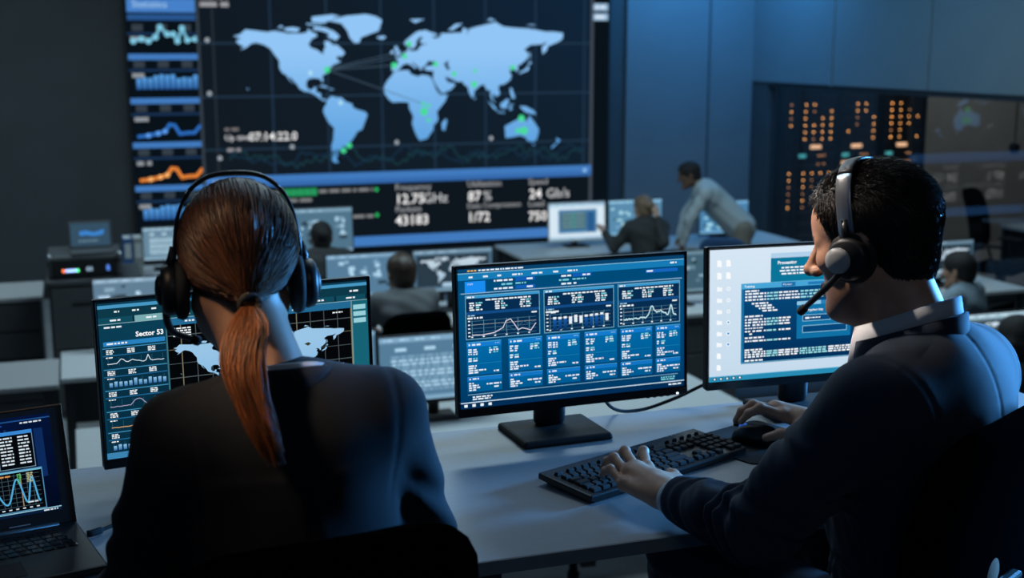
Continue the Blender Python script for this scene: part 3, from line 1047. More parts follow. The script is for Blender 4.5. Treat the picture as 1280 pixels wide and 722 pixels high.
# ------------------------------------------------------------------ monitors
def monitor(name, label, loc, yaw, w, h, zc, tilt, cv, base=(0.20, 0.165), neck_x=0.0, back=0.06, strength=1.0,
            frame_m=None, rim=0.007, chin=0.018, simple=False, group=None, base_dx=0.0, neck_w=0.07):
    """loc: point on the desk under the middle of the panel; zc: height of the panel's middle above the desk"""
    t = thing(name, label, 'monitor', loc, yaw, group)
    frame_m = frame_m or M_BLACK
    T = Matrix.Translation((0, 0, zc)) @ Matrix.Rotation(-tilt, 4, 'X')
    MB().box((0, 0.010, 0), (w, 0.020, h), 0.004, 2).box((0, 0.032, -0.02), (w * 0.62, 0.034, h * 0.62), 0.014, 3).move(T).build('housing', frame_m, t)
    pw, ph = w - 2 * rim, h - rim - chin
    cv.build('display_picture', pw, ph, T @ Matrix.Translation((0, -0.0012, (chin - rim) / 2)), t, strength)
    if not simple:
        b = MB()
        for s in (-1, 1):
            b.box((s * (w / 2 - 0.0025), 0.0, 0), (0.005, 0.008, h), 0.0015, 1)
        b.box((0, 0.0, h / 2 - 0.0025), (w, 0.008, 0.005), 0.0015, 1)
        b.box((0, -0.001, -h / 2 + chin / 2), (w, 0.008, chin), 0.0015, 1)
        b.move(T).build('bezel', M_BLACKG, t)
        for k in range(4):
            MB().box((w / 2 - 0.045 - k * 0.016, 0.004, -h / 2 - 0.001), (0.008, 0.006, 0.003), 0.0008, 1).move(T).build('button', M_BLACK, t)
        MB().box((w / 2 - 0.026, -0.006, -h / 2 + 0.004), (0.004, 0.002, 0.003)).move(T).build(
            'power_light', mat('power_light_white', (0.8, 0.9, 1), 0.4, emit=(0.8, 0.92, 1), estr=3.0), t)
    bx, by = base
    MB().box((neck_x, back, zc / 2 + 0.01), (neck_w, 0.040, zc - 0.0), 0.018, 4).build('stand_neck', M_BLACK, t)
    MB().box((base_dx + neck_x, back - by * 0.18, 0.0075), (bx, by, 0.015), 0.006, 2, taper=(0.97, 0.97)).build('stand_base', M_BLACKM, t)
    return t


def office_chair(name, label, loc, rotz, group=None, back_h=0.56, back_w=0.44, seat_z=0.48, arms=True, recline=0.14,
                 m=None, round_top=0.10, lever=False, wing=0.045):
    """origin on the floor below the seat; the sitter looks along local +y"""
    m = m or M_FAB
    t = thing(name, label, 'chair', loc, rotz, group)
    MB().box((0, 0.02, seat_z - 0.04), (0.48, 0.46, 0.08), 0.035, 4).build('seat', m, t)
    # backrest: curved rounded slab
    rings = []
    n = 26
    zs = [0.0, 0.01, 0.03, 0.08, 0.2, 0.35, 0.5, 0.65, 0.8, 0.88, 0.94, 0.98, 1.0]
    for f in zs:
        z = seat_z + 0.10 + f * back_h
        e0 = max(0.0, 1 - f * back_h / round_top) if f * back_h < round_top else 0
        e1 = max(0.0, 1 - (1 - f) * back_h / round_top) if (1 - f) * back_h < round_top else 0
        e = max(e0, e1)
        hw = back_w / 2 * (0.90 + 0.10 * math.sin(f * math.pi)) - round_top * (1 - math.sqrt(max(0, 1 - e * e)))
        th = 0.024 * math.sqrt(max(0.02, 1 - (e ** 4)))
        yc = -0.23 - recline * f * back_h * 1.6 + 0.03 * math.sin(f * 3.0)
        ring = []
        for k in range(n):
            w = 2 * math.pi * k / n
            x = hw * (abs(math.cos(w)) ** 0.5) * math.copysign(1, math.cos(w))
            y = th * (abs(math.sin(w)) ** 0.7) * math.copysign(1, math.sin(w))
            ring.append((x, yc + y + wing * (x / 0.22) ** 2, z))
        rings.append(ring)
    MB().loft(rings).build('backrest', m, t)
    MB().box((0, -0.265, seat_z + 0.08), (0.07, 0.02, 0.36), 0.006, 2).box((0, -0.13, seat_z - 0.095), (0.07, 0.29, 0.02), 0.004, 1).build('back_bracket', M_BLACK, t)
    MB().lathe([(0.028, 0.10), (0.028, seat_z - 0.24), (0.02, seat_z - 0.24), (0.02, seat_z - 0.08)], sides=14).build('gas_column', M_DARKST, t)
    if arms:
        for s in (-1, 1):
            a = MB().tube(bez([(s * 0.235, 0.06, seat_z - 0.05), (s * 0.285, 0.06, seat_z - 0.02), (s * 0.29, 0.03, seat_z + 0.1), (s * 0.29, 0.0, seat_z + 0.19)], 5), 0.014, 8).build('armrest', M_BLACK, t)
            MB().box((s * 0.29, 0.01, seat_z + 0.205), (0.07, 0.25, 0.028), 0.012, 3).build('arm_pad', M_BLACKM, a)
    if lever:
        MB().tube([(0.20, -0.20, seat_z - 0.12), (0.285, -0.20, seat_z - 0.12), (0.285, -0.20, seat_z + 0.22), (0.275, -0.20, seat_z + 0.235)], 0.006, 8).build('lever', M_STEEL, t)
    for k in range(5):
        w = 2 * math.pi * k / 5 + 0.3
        ex, ey = math.cos(w), math.sin(w)
        leg = MB().tube([(ex * 0.03, ey * 0.03, 0.11), (ex * 0.17, ey * 0.17, 0.095), (ex * 0.29, ey * 0.29, 0.07)], [0.024, 0.02, 0.014], 8).build('base_leg', M_BLACK, t)
        MB().lathe([(0.026, -0.022), (0.028, -0.012), (0.028, 0.012), (0.026, 0.022)], (ex * 0.29, ey * 0.29, 0.029), 'X', 12, True, Matrix.Rotation(w + 0.6, 3, 'Z')).build('caster', M_RUBBER, leg)
    return t


# ------------------------------------------------------------------ the two front desks and what stands on them
DT = 0.74


def front_desk(label, x0, x1):
    y0, y1 = 1.855, 2.555
    t = thing('desk', label, 'desk', ((x0 + x1) / 2, (y0 + y1) / 2, 0), 0)
    w, d = x1 - x0, y1 - y0
    MB().box((0, 0, DT - 0.0125), (w, d, 0.025), 0.0015, 1).build('desk_top', M_DESK, t)
    MB().box((0, -d / 2 - 0.0008, DT - 0.0125), (w, 0.002, 0.0235)).build('front_edge', M_EDGE, t)
    MB().box((0, d / 2 - 0.10, DT - 0.045), (w - 0.12, 0.03, 0.04)).build('beam', M_DARKST, t)
    for sx in (-1, 1):
        for sy in (-1, 1):
            MB().box((sx * (w / 2 - 0.035), sy * (d / 2 - 0.04), (DT - 0.025) / 2), (0.05, 0.05, DT - 0.025), 0.003, 1).build('leg', M_DARKST, t)
    return t


front_desk('grey laminate desk under the keyboard and the dashboard monitor', 0.567, 2.12)
front_desk('grey laminate desk in front of the woman, under the laptop', -1.15, 0.561)

monitor('monitor', 'black monitor with a blue dashboard of charts and tiles, centre of the desk', (0.98, 2.438, DT), math.radians(2.4),
        0.53, 0.3127, 0.225, math.radians(3.1), pic_dashboard(), base=(0.205, 0.165), neck_x=-0.035, back=0.055, strength=1.0)
monitor('monitor', 'black monitor with a pale desktop and code windows, beside the man in the suit', (1.564, 2.425, DT), math.radians(-2.1),
        0.558, 0.316, 0.232, math.radians(3.0), pic_desktop(), base=(0.205, 0.165), neck_x=-0.03, back=0.055, strength=1.0)
monitor('monitor', 'black monitor with a gridded world map headed Sector 53, behind the woman', (0.284, 2.403, DT), math.radians(8.8),
        0.53, 0.3127, 0.213, math.radians(2.7), pic_sector(), base=(0.205, 0.165), back=0.055, strength=1.0)


def laptop():
    yaw = math.radians(12)
    w, d = 0.335, 0.225
    c, s = math.cos(yaw), math.sin(yaw)
    hr = Vector((-0.027, 2.215))                          # right hinge end
    mid = hr - Vector((c, s)) * (w / 2)
    t = thing('laptop', 'black laptop showing a wave chart on a dark blue screen', 'laptop', (mid.x, mid.y, DT), yaw)
    base = MB().box((0, -d / 2 + 0.008, 0.0085), (w, d, 0.013), 0.004, 2).build('base', M_BLACK, t)
    km = MB().box((0, 0, 0), (0.0155, 0.0145, 0.0016), 0.0005, 1)
    me = mesh_from(km.v, km.f)
    for r in range(5):
        for k in range(15):
            o = link('key', me, M_BLACKG, base, loc=(-0.138 + k * 0.0185 + 0.004 * r, -0.03 - r * 0.0182, 0.0158))
    MB().box((0, -0.165, 0.0153), (0.10, 0.06, 0.0006)).build('touchpad', M_BLACKM, base)
    T = Matrix.Translation((0, 0.004, 0.014)) @ Matrix.Rotation(math.radians(-20), 4, 'X')
    h = 0.205
    lid = MB().box((0, 0.003, h / 2), (w, 0.006, h), 0.0025, 2).move(T).build('lid', M_BLACK, t)
    MB().box((0, -0.0009, h - 0.002), (w, 0.004, 0.004), 0.0015, 1).box((w / 2 - 0.001, 0.0008, h / 2), (0.002, 0.005, h), 0.0007, 1).move(T).build('lid_rim', mat('copper_rim', (0.25, 0.13, 0.08), 0.3, 0.9), lid)
    pic_laptop().build('display_picture', w - 0.044, h - 0.038, T @ Matrix.Translation((0, -0.0012, h / 2 + 0.006)), lid, 0.9)
    MB().box((0.075, -0.0012, 0.009), (0.034, 0.001, 0.0018)).move(T).build('name_strip', mat('pale_print', (0.5, 0.5, 0.5), 0.4, 0.5), lid)
    MB().tube([(-w / 2 + 0.03, 0.004, 0.013), (w / 2 - 0.03, 0.004, 0.013)], 0.006, 10).build('hinge', M_DARKST, t)


laptop()


def keyboard():
    yaw = math.radians(21.5)
    t = thing('keyboard', 'black full-size keyboard under the man\'s left hand', 'keyboard', (1.030, 2.186, DT), yaw)
    L, D = 0.44, 0.145
    T = Matrix.Rotation(math.radians(3.0), 4, 'X')
    body = MB().box((0, 0, 0.014), (L, D, 0.014), 0.004, 2).move(T).build('body', M_BLACK, t)
    MB().box((0, -D / 2 + 0.004, 0.006), (L - 0.02, 0.006, 0.008)).box((0, D / 2 - 0.01, 0.006), (L - 0.04, 0.01, 0.012)).build('foot', M_RUBBER, t)
    meshes = {}

    def key(cx, cy, kw=1.0, kh=1.0):
        u = 0.0186
        kk = (round(kw, 2), round(kh, 2))
        if kk not in meshes:
            b = MB().box((0, 0, 0.0035), (kw * u - 0.0022, kh * u - 0.0022, 0.007), 0.0012, 1, taper=(1 - 0.003 / (kw * u), 1 - 0.004 / (kh * u)))
            meshes[kk] = mesh_from(b.v, b.f)
        p = T @ Vector((-L / 2 + 0.014 + (cx + kw / 2) * u, D / 2 - 0.036 - cy * u, 0.0205))
        o = link('key', meshes[kk], M_BLACKM, t, loc=p)
        o.rotation_euler = (math.radians(3.0), 0, 0)
    for k in range(4):
        for g in range(3):
            key(1.6 + g * 4.4 + k, -0.15, 1, 0.7)
    key(0, -0.15, 1, 0.7)
    for k in range(13):
        key(k, 1)
    key(13, 1, 2)
    key(0, 2, 1.5)
    for k in range(12):
        key(1.5 + k, 2)
    key(13.5, 2, 1.5)
    key(0, 3, 1.75)
    for k in range(11):
        key(1.75 + k, 3)
    key(12.75, 3, 2.25)
    key(0, 4, 1.25)
    for k in range(11):
        key(1.25 + k, 4)
    key(12.25, 4, 2.75)
    x = 0
    for kw in (1.25, 1.25, 1.25, 6.25, 1.25, 1.25, 1.25, 1.25):
        key(x, 5, kw)
        x += kw
    for r in (1, 2):
        for k in range(3):
            key(15.3 + k, r)
    for k in range(3):
        key(15.3 + k, 5)
    key(16.3, 4)
    for r in range(1, 6):
        for k in range(4):
            if not (r == 5 and k == 1):
                key(18.6 + k, r, 1)
    # small status lights and media keys at the top right
    for k in range(5):
        key(16.2 + k * 1.2, -0.15, 0.7, 0.5)
    for k in range(3):
        MB().box(tuple(T @ Vector((0.13 + k * 0.012, D / 2 - 0.009, 0.0213))), (0.004, 0.002, 0.0006)).build('status_light', mat('pale_print', (0.5, 0.5, 0.5)), t)
    return t


keyboard()


def mouse_and_pad():
    t = MB()
    pts = []
    w, d, r = 0.24, 0.205, 0.018
    for cx, cy, a0 in ((w / 2 - r, d / 2 - r, 0), (-w / 2 + r, d / 2 - r, 90), (-w / 2 + r, -d / 2 + r, 180), (w / 2 - r, -d / 2 + r, 270)):
        for k in range(6):
            a = math.radians(a0 + k * 18)
            pts.append((cx + r * math.cos(a), cy + r * math.sin(a)))
    o = t.prism(pts, 0, 0.003).build('mouse_pad', mat('mouse_pad_cloth', (0.008, 0.009, 0.011), 0.92, noise=0.2, nscale=400), None, loc=(1.322, 2.272, DT), rotz=math.radians(20))
    tag(o, 'thin black mouse pad beside the keyboard', 'mouse pad')
    m = thing('computer_mouse', 'small black computer mouse held by the man\'s right hand', 'mouse', (1.318, 2.262, DT + 0.003), math.radians(38))
    rings = []
    for f in (0.0, 0.02, 0.08, 0.2, 0.4, 0.6, 0.8, 0.92, 0.98, 1.0):
        y = -0.052 + f * 0.104
        e = math.sqrt(max(0, 1 - (2 * f - 1) ** 4))
        hw = 0.031 * max(e, 0.15) * (1 - 0.06 * math.sin(f * math.pi))
        hh = 0.036 * max(0.12, e) * (0.72 + 0.28 * math.sin(min(1, (1 - f) * 1.25) * math.pi * 0.62))
        rings.append([(hw * math.copysign(abs(math.cos(a)) ** 0.7, math.cos(a)), y, max(0.002, hh * max(0, math.sin(a)) ** 0.7 + 0.002 * math.sin(a) + 0.002))
                      for a in [2 * math.pi * k / 20 for k in range(20)]])
    body = MB().loft(rings).build('body', M_BLACK, m)
    MB().lathe([(0.0, -0.004), (0.009, -0.004), (0.011, -0.002), (0.011, 0.002), (0.009, 0.004), (0.0, 0.004)], (0, 0.028, 0.027), 'X', 14).build('scroll_wheel', mat('mouse_wheel_glow', (0.03, 0.1, 0.4), 0.4, emit=(0.05, 0.2, 0.9), estr=0.4), m)
    MB().box((0, 0.034, 0.030), (0.0012, 0.034, 0.006)).build('button_gap', M_RUBBER, m)


mouse_and_pad()

c = MB().tube(bez([(1.05, 2.50, 0.84), (1.12, 2.56, 0.755), (1.20, 2.585, 0.735), (1.29, 2.585, 0.755), (1.37, 2.57, 0.79), (1.48, 2.50, 0.85)], 8), 0.004, 8).build('monitor_cable', M_RUBBER)
tag(c, 'black cable hanging behind the pale desktop monitor', 'cable')
c = MB().tube(bez([(-0.012, 2.168, 0.7475), (0.0, 2.172, 0.7475), (0.03, 2.20, 0.746), (0.08, 2.25, 0.7455), (0.14, 2.36, 0.7455)], 8), [0.0065] * 12 + [0.0035] * 21, 8).build('laptop_cable', M_RUBBER)
tag(c, 'black charging cable plugged into the laptop\'s right side', 'cable')


# ------------------------------------------------------------------ smooth solid modelling for people
class Field:
    """signed distance field on a grid; smooth unions, then surface nets"""

    def __init__(self, lo, hi, h):
        self.h = h
        self.lo = np.array(lo, float) - 2 * h
        n = [int(math.ceil((hi[i] - lo[i]) / h)) + 5 for i in range(3)]
        self.ax = [self.lo[i] + h * np.arange(n[i]) for i in range(3)]
        self.f = np.full(n, 0.06, np.float32)

    def sub(self, lo, hi):
        sl, g = [], []
        for i in range(3):
            a = max(0, int((lo[i] - self.lo[i]) / self.h))
            b = min(len(self.ax[i]), int((hi[i] - self.lo[i]) / self.h) + 2)
            if b <= a:
                return None, None
            sl.append(slice(a, b))
            sh = [1, 1, 1]
            sh[i] = -1
            g.append(self.ax[i][a:b].astype(np.float32).reshape(sh))
        return tuple(sl), g

    def mix(self, sl, d, k, op):
        a = self.f[sl]
        d = d.astype(np.float32)
        if op == 'u':
            h = np.clip(k - np.abs(a - d), 0, None) / k
            self.f[sl] = np.minimum(a, d) - h * h * k * 0.25
        else:
            h = np.clip(k - np.abs(a + d), 0, None) / k
            self.f[sl] = np.maximum(a, -d) + h * h * k * 0.25

    def cone(self, a, b, ra, rb, k=0.01, op='u', flat=None):
        a, b = np.array(a, float), np.array(b, float)
        pad = max(ra, rb) * (max(1, flat[1]) if flat else 1) + k + 2 * self.h + 0.004
        sl, g = self.sub(np.minimum(a, b) - pad, np.maximum(a, b) + pad)
        if sl is None:
            return self
        ba = b - a
        L2 = max(float(ba @ ba), 1e-9)
        px, py, pz = g[0] - a[0], g[1] - a[1], g[2] - a[2]
        t = np.clip((px * ba[0] + py * ba[1] + pz * ba[2]) / L2, 0, 1)
        qx, qy, qz = px - t * ba[0], py - t * ba[1], pz - t * ba[2]
        q2 = qx * qx + qy * qy + qz * qz
        if flat:
            n = np.array(flat[0], float)
            n /= np.linalg.norm(n)
            c = qx * n[0] + qy * n[1] + qz * n[2]
            q2 = q2 + c * c * (1.0 / flat[1] ** 2 - 1.0)
        self.mix(sl, np.sqrt(np.maximum(q2, 0)) - (ra + (rb - ra) * t), k, op)
        return self

    def chain(self, pts, rad, k=0.01, flat=None):
        for i in range(len(pts) - 1):
            self.cone(pts[i], pts[i + 1], rad[i], rad[i + 1], k, 'u', flat)
        return self

    def ell(self, c, r, k=0.01, op='u', A=None):
        c, r = np.array(c, float), np.array(r, float)
        pad = r.max() + k + 2 * self.h + 0.004
        sl, g = self.sub(c - pad, c + pad)
        if sl is None:
            return self
        p = [g[i] - c[i] for i in range(3)]
        if A is not None:
            p = [p[0] * A[0][i] + p[1] * A[1][i] + p[2] * A[2][i] for i in range(3)]
        k0 = np.sqrt((p[0] / r[0]) ** 2 + (p[1] / r[1]) ** 2 + (p[2] / r[2]) ** 2)
        k1 = np.sqrt((p[0] / r[0] ** 2) ** 2 + (p[1] / r[1] ** 2) ** 2 + (p[2] / r[2] ** 2) ** 2)
        self.mix(sl, k0 * (k0 - 1) / np.maximum(k1, 1e-6), k, op)
        return self

    def cut(self, p, n, lo, hi, k=0.004):
        """remove the half space on the n side of the plane through p, inside a box"""
        sl, g = self.sub(lo, hi)
        if sl is None:
            return self
        n = np.array(n, float)
        n /= np.linalg.norm(n)
        d = -((g[0] - p[0]) * n[0] + (g[1] - p[1]) * n[1] + (g[2] - p[2]) * n[2])
        self.mix(sl, np.broadcast_to(d, self.f[sl].shape), k, 's')
        return self

    def push(self, fn, lo, hi):
        sl, g = self.sub(lo, hi)
        if sl is not None:
            self.f[sl] += fn(*g).astype(np.float32)
        return self

    def surface(self):
        f = self.f
        ins = f < 0
        n = f.shape
        c = np.zeros([k - 1 for k in n], np.uint8)
        for i in (0, 1):
            for j in (0, 1):
                for k in (0, 1):
                    c += ins[i:n[0] - 1 + i, j:n[1] - 1 + j, k:n[2] - 1 + k]
        act = np.nonzero((c > 0) & (c < 8))
        I = np.stack(act, 1)
        corner = np.stack([f[act[0] + i, act[1] + j, act[2] + k] for i in (0, 1) for j in (0, 1) for k in (0, 1)], 1)
        pos = np.array([(i, j, k) for i in (0, 1) for j in (0, 1) for k in (0, 1)], float)
        acc = np.zeros((len(I), 3))
        cnt = np.zeros(len(I))
        for a in range(8):
            for b in range(a + 1, 8):
                if np.abs(pos[a] - pos[b]).sum() == 1:
                    fa, fb = corner[:, a], corner[:, b]
                    m = (fa < 0) != (fb < 0)
                    t = np.where(m, fa / np.where(m, fa - fb, 1), 0)
                    acc += np.where(m[:, None], pos[a] + (pos[b] - pos[a]) * t[:, None], 0)
                    cnt += m
        v = self.lo + (I + acc / np.maximum(cnt, 1)[:, None]) * self.h
        key = (I[:, 0].astype(np.int64) * n[1] + I[:, 1]) * n[2] + I[:, 2]

        def idx(i, j, k):
            q = (i.astype(np.int64) * n[1] + j) * n[2] + k
            return np.searchsorted(key, q)
        quads = []
        for ax in range(3):
            s0 = [slice(None)] * 3
            s1 = [slice(None)] * 3
            s0[ax] = slice(0, n[ax] - 1)
            s1[ax] = slice(1, n[ax])
            A, B = ins[tuple(s0)], ins[tuple(s1)]
            e = np.nonzero(A != B)
            u, w = (ax + 1) % 3, (ax + 2) % 3
            ok = (e[u] > 0) & (e[w] > 0) & (e[u] < n[u] - 1) & (e[w] < n[w] - 1)
            e = [q[ok] for q in e]
            flip = ~A[tuple(e)]
            out = []
            for du, dw in ((1, 1), (0, 1), (0, 0), (1, 0)):
                q = [x.copy() for x in e]
                q[u] -= du
                q[w] -= dw
                out.append(idx(*q))
            Q = np.stack(out, 1)
            Q[flip] = Q[flip][:, ::-1]
            quads.append(Q)
        return v, np.concatenate(quads)

    def build(self, name, m, parent=None, origin=(0, 0, 0), smooth=2, color=None):
        v, q = self.surface()
        if smooth:
            e = np.concatenate([q[:, [0, 1]], q[:, [1, 2]], q[:, [2, 3]], q[:, [3, 0]]])
            for it in range(smooth):
                acc = np.zeros_like(v)
                cnt = np.zeros(len(v))
                for a, b in ((0, 1), (1, 0)):
                    for ax in range(3):
                        acc[:, ax] += np.bincount(e[:, a], v[e[:, b], ax], len(v))
                    cnt += np.bincount(e[:, a], minlength=len(v))
                v = v * 0.5 + 0.5 * acc / np.maximum(cnt, 1)[:, None]
        me = bpy.data.meshes.new('mesh')
        me.vertices.add(len(v))
        me.vertices.foreach_set('co', (v - np.array(origin)).astype(np.float32).ravel())
        me.loops.add(len(q) * 4)
        me.loops.foreach_set('vertex_index', q.astype(np.int32).ravel())
        me.polygons.add(len(q))
        me.polygons.foreach_set('loop_start', np.arange(0, len(q) * 4, 4, dtype=np.int32))
        me.polygons.foreach_set('use_smooth', np.ones(len(q), bool))
        me.update(calc_edges=True)
        if color is not None:
            at = me.attributes.new('Col', 'FLOAT_COLOR', 'POINT')
            cc = np.concatenate([color(v), np.ones((len(v), 1))], 1)
            at.data.foreach_set('color', cc.astype(np.float32).ravel())
        o = link(name, me, m, parent)
        if parent is None:
            o.location = origin
        o['verts_np'] = 0
        del o['verts_np']
        return o, v


def frame_of(theta, pitch=0.0, roll=0.0):
    """columns right, forward, up for a figure looking theta radians clockwise from +y, nose down by pitch"""
    R = Matrix.Rotation(-theta, 3, 'Z') @ Matrix.Rotation(-pitch, 3, 'X') @ Matrix.Rotation(roll, 3, 'Y')
    return np.array([[R[i][j] for j in range(3)] for i in range(3)])


def sculpt_head(F, H, A, s=1.0, female=False, ears=True, fine=True):
    P = lambda x, y, z: np.array(H) + A @ (np.array((x, y, z)) * s)
    E = lambda c, r, k, op='u': F.ell(P(*c), np.array(r) * s, k * s, op, A)
    C = lambda a, b, ra, rb, k, op='u': F.cone(P(*a), P(*b), ra * s, rb * s, k * s, op)
    E((0, -.012, .030), (.075, .096, .084), .02)
    E((0, .025, .035), (.064, .064, .062), .03)
    E((0, .030, -.045), (.057, .056, .074), .03)
    jw = 0.048 if female else 0.054
    for sx in (-1, 1):
        C((sx * jw, -.005, -.055), (sx * .020, .066, -.104), .019, .017, .03)
        E((sx * .042, .052, -.020), (.024, .026, .022), .02)
        if fine:
            C((sx * .046, .066, .012), (sx * .012, .083, .012), .009, .010, .012)
    E((0, .073, -.105), (.021, .018, .016), .02)
    if fine:
        for sx in (-1, 1):
            E((sx * .031, .100, -.004), (.019, .022, .013), .012, 's')
            E((sx * .031, .069, -.004), (.0135, .0135, .0125), .003)
            C((sx * .017, .080, .004), (sx * .043, .073, .0035), .0035, .003, .004)
            E((sx * .0125, .098, -.040), (.0095, .0105, .0085), .006)
        C((0, .086, .008), (0, .112, -.033), .0085, .0115, .010)
        E((0, .116, -.037), (.0105, .009, .009), .008)
        for sx in (-1, 1):
            E((sx * .0065, .108, -.0475), (.0038, .006, .003), .002, 's')
            C((0, .0935, -.0665), (sx * .020, .084, -.0685), .0062, .0030, .006)
            C((0, .0925, -.0755), (sx * .018, .083, -.0735), .0072, .0035, .006)
        C((-.020, .092, -.0705), (.020, .092, -.0705), .0022, .0022, .002, 's')
    if ears:
        for sx in (-1, 1):
            E((sx * .077, -.012, -.008), (.010, .019, .031), .006)
            E((sx * .086, -.008, -.004), (.006, .010, .018), .004, 's')
    return P


def finger(F, pts, rad, k=0.0045):
    for i in range(len(pts) - 1):
        F.cone(pts[i], pts[i + 1], rad[i], rad[i + 1], k)
    for i in range(1, len(pts) - 1):
        F.ell(pts[i], [rad[i] * 1.07] * 3, 0.004)


def hand(F, W, fore, mcp, pip, dip, tip, thumb, s=1.0):
    """joint positions in the room; fingers in the order index, middle, ring, little"""
    W = np.array(W, float)
    mcp = [np.array(p, float) for p in mcp]
    fr = np.array(fore, float)
    F.cone(W, fr, 0.0265 * s, 0.033 * s, 0.02, 'u', ((0, 0, 1), 0.78))
    for i, p in enumerate(mcp):
        F.cone(W * 0.85 + mcp[1] * 0.15 + (p - mcp[1]) * 0.45, p, 0.0165 * s, 0.0115 * s, 0.014)
        F.cone(W + (p - W) * 0.45 + (0, 0, .007), p + (0, 0, .0055), 0.0062 * s, 0.0052 * s, 0.006)
        F.ell(p + (0, 0, .002), [0.0118 * s] * 3, 0.007)
    F.cone(W, (mcp[1] + mcp[2]) / 2, 0.0215 * s, 0.015 * s, 0.02)
    R = ((.0098, .0092, .0083, .0070), (.0100, .0094, .0084, .0071), (.0095, .0089, .0079, .0067), (.0084, .0078, .0070, .0060))
    for i in range(4):
        finger(F, [mcp[i], np.array(pip[i]), np.array(dip[i]), np.array(tip[i])], [r * s for r in R[i]])
    th = [np.array(p, float) for p in thumb]
    F.cone(W * 0.6 + th[0] * 0.4, th[1], 0.019 * s, 0.0135 * s, 0.016)
    F.cone((mcp[0] + W) / 2, th[1], 0.015 * s, 0.012 * s, 0.018)
    finger(F, th[1:], [.0118 * s, .0108 * s, .0085 * s])


def strands(paths, r0, r1, sides=3):
    """thin tapering tubes; paths: list of point lists"""
    V, Q = [], []
    for pts in paths:
        P = np.array(pts, float)
        n = len(P)
        T = np.gradient(P, axis=0)
        T /= np.maximum(np.linalg.norm(T, axis=1), 1e-9)[:, None]
        up = np.array((0.3, 0.2, 0.93))
        a = np.cross(T, up)
        a /= np.maximum(np.linalg.norm(a, axis=1), 1e-9)[:, None]
        b = np.cross(T, a)
        base = len(V)
        for i in range(n):
            r = r0 + (r1 - r0) * i / (n - 1)
            for k in range(sides):
                w = 2 * math.pi * k / sides
                V.append(P[i] + (a[i] * math.cos(w) + b[i] * math.sin(w)) * r)
        for i in range(n - 1):
            for k in range(sides):
                k2 = (k + 1) % sides
                Q.append((base + i * sides + k, base + i * sides + k2, base + (i + 1) * sides + k2, base + (i + 1) * sides + k))
    return V, Q


def strand_object(name, paths, r0, r1, m, parent, origin, sides=3, tones=None):
    V, Q = strands(paths, r0, r1, sides)
    me = mesh_from(np.array(V) - np.array(origin), Q, True)
    if tones is not None:
        rs = np.random.RandomState(len(paths))
        cols = []
        for p in paths:
            w = rs.beta(1.2, 1.6)
            c = [tones[0][i] * (1 - w) + tones[1][i] * w for i in range(3)] + [1.0]
            cols += c * (len(p) * sides)
        at = me.attributes.new('Col', 'FLOAT_COLOR', 'POINT')
        at.data.foreach_set('color', cols)
    o = link(name, me, m, parent)
    return o


def band(name, m, parent, origin, phis, section):
    """open ring of a collar: section(phi) gives the closed cross-section points in the room"""
    rings = [[tuple(np.array(p) - np.array(origin)) for p in section(ph)] for ph in phis]
    return MB().loft(rings, True, True).build(name, m, parent)


M_SKIN = mat('skin', (0.5, 0.3, 0.2), 0.48, attr=True, noise=0.10, nscale=60, bump=0.12, bscale=500, spec=0.4)
M_SUIT = mat('navy_suit_wool', (0.018, 0.030, 0.056), 0.85, noise=0.18, nscale=500, bump=0.25, bscale=1400, sheen=0.12, spec=0.2)
M_SUITW = mat('black_navy_blazer', (0.006, 0.009, 0.016), 0.85, noise=0.18, nscale=500, bump=0.25, bscale=1400, sheen=0.08, spec=0.2)
M_SHIRT = mat('pale_shirt_cotton', (0.55, 0.58, 0.62), 0.8, noise=0.05, nscale=300)
M_TROUS = mat('dark_trousers', (0.010, 0.013, 0.020), 0.85, noise=0.15, nscale=400)
M_HAIRM = mat('dark_brown_hair', (0.016, 0.011, 0.008), 0.45, noise=0.4, nscale=150)
M_HAIRW = mat('auburn_hair', (0.10, 0.034, 0.013), 0.5, noise=0.5, nscale=90, stretch=(1, 1, 0.15))
M_STRANDW = mat('auburn_strands', (0.12, 0.042, 0.015), 0.42, attr=True)
M_SHOE = mat('black_leather', (0.008, 0.008, 0.008), 0.35)


def skin_color(base, H=None, A=None, beard=None, lips=None, s=1.0):
    def fn(v):
        c = np.tile(np.array(base, float), (len(v), 1))
        if H is not None:
            L = ((v - np.array(H)) @ A) / s
            if beard is not None:
                m = np.clip((-0.030 - L[:, 2] - 0.35 * np.clip(0.06 - L[:, 1], 0, .1)) / 0.02, 0, 1) * np.clip((L[:, 1] + 0.012) / 0.03, 0, 1)
                m *= np.clip((L[:, 2] + 0.135) / 0.02, 0, 1)
                lipm = (np.abs(L[:, 2] + 0.0705) < 0.008) & (L[:, 1] > 0.082) & (np.abs(L[:, 0]) < .022)
                m[lipm] = 0
                m *= 0.72
                c = c * (1 - m[:, None]) + np.array(beard) * m[:, None]
            if lips is not None:
                lm = (np.abs(L[:, 2] + 0.0705) < 0.009) & (L[:, 1] > 0.083) & (np.abs(L[:, 0]) < .022)
                c[lm] = lips
            bm = (np.abs(L[:, 2] - 0.016) < 0.005) & (L[:, 1] > 0.068) & (np.abs(L[:, 0]) > .012) & (np.abs(L[:, 0]) < .05)
            c[bm] = np.array(base) * 0.12
        return c
    return fn


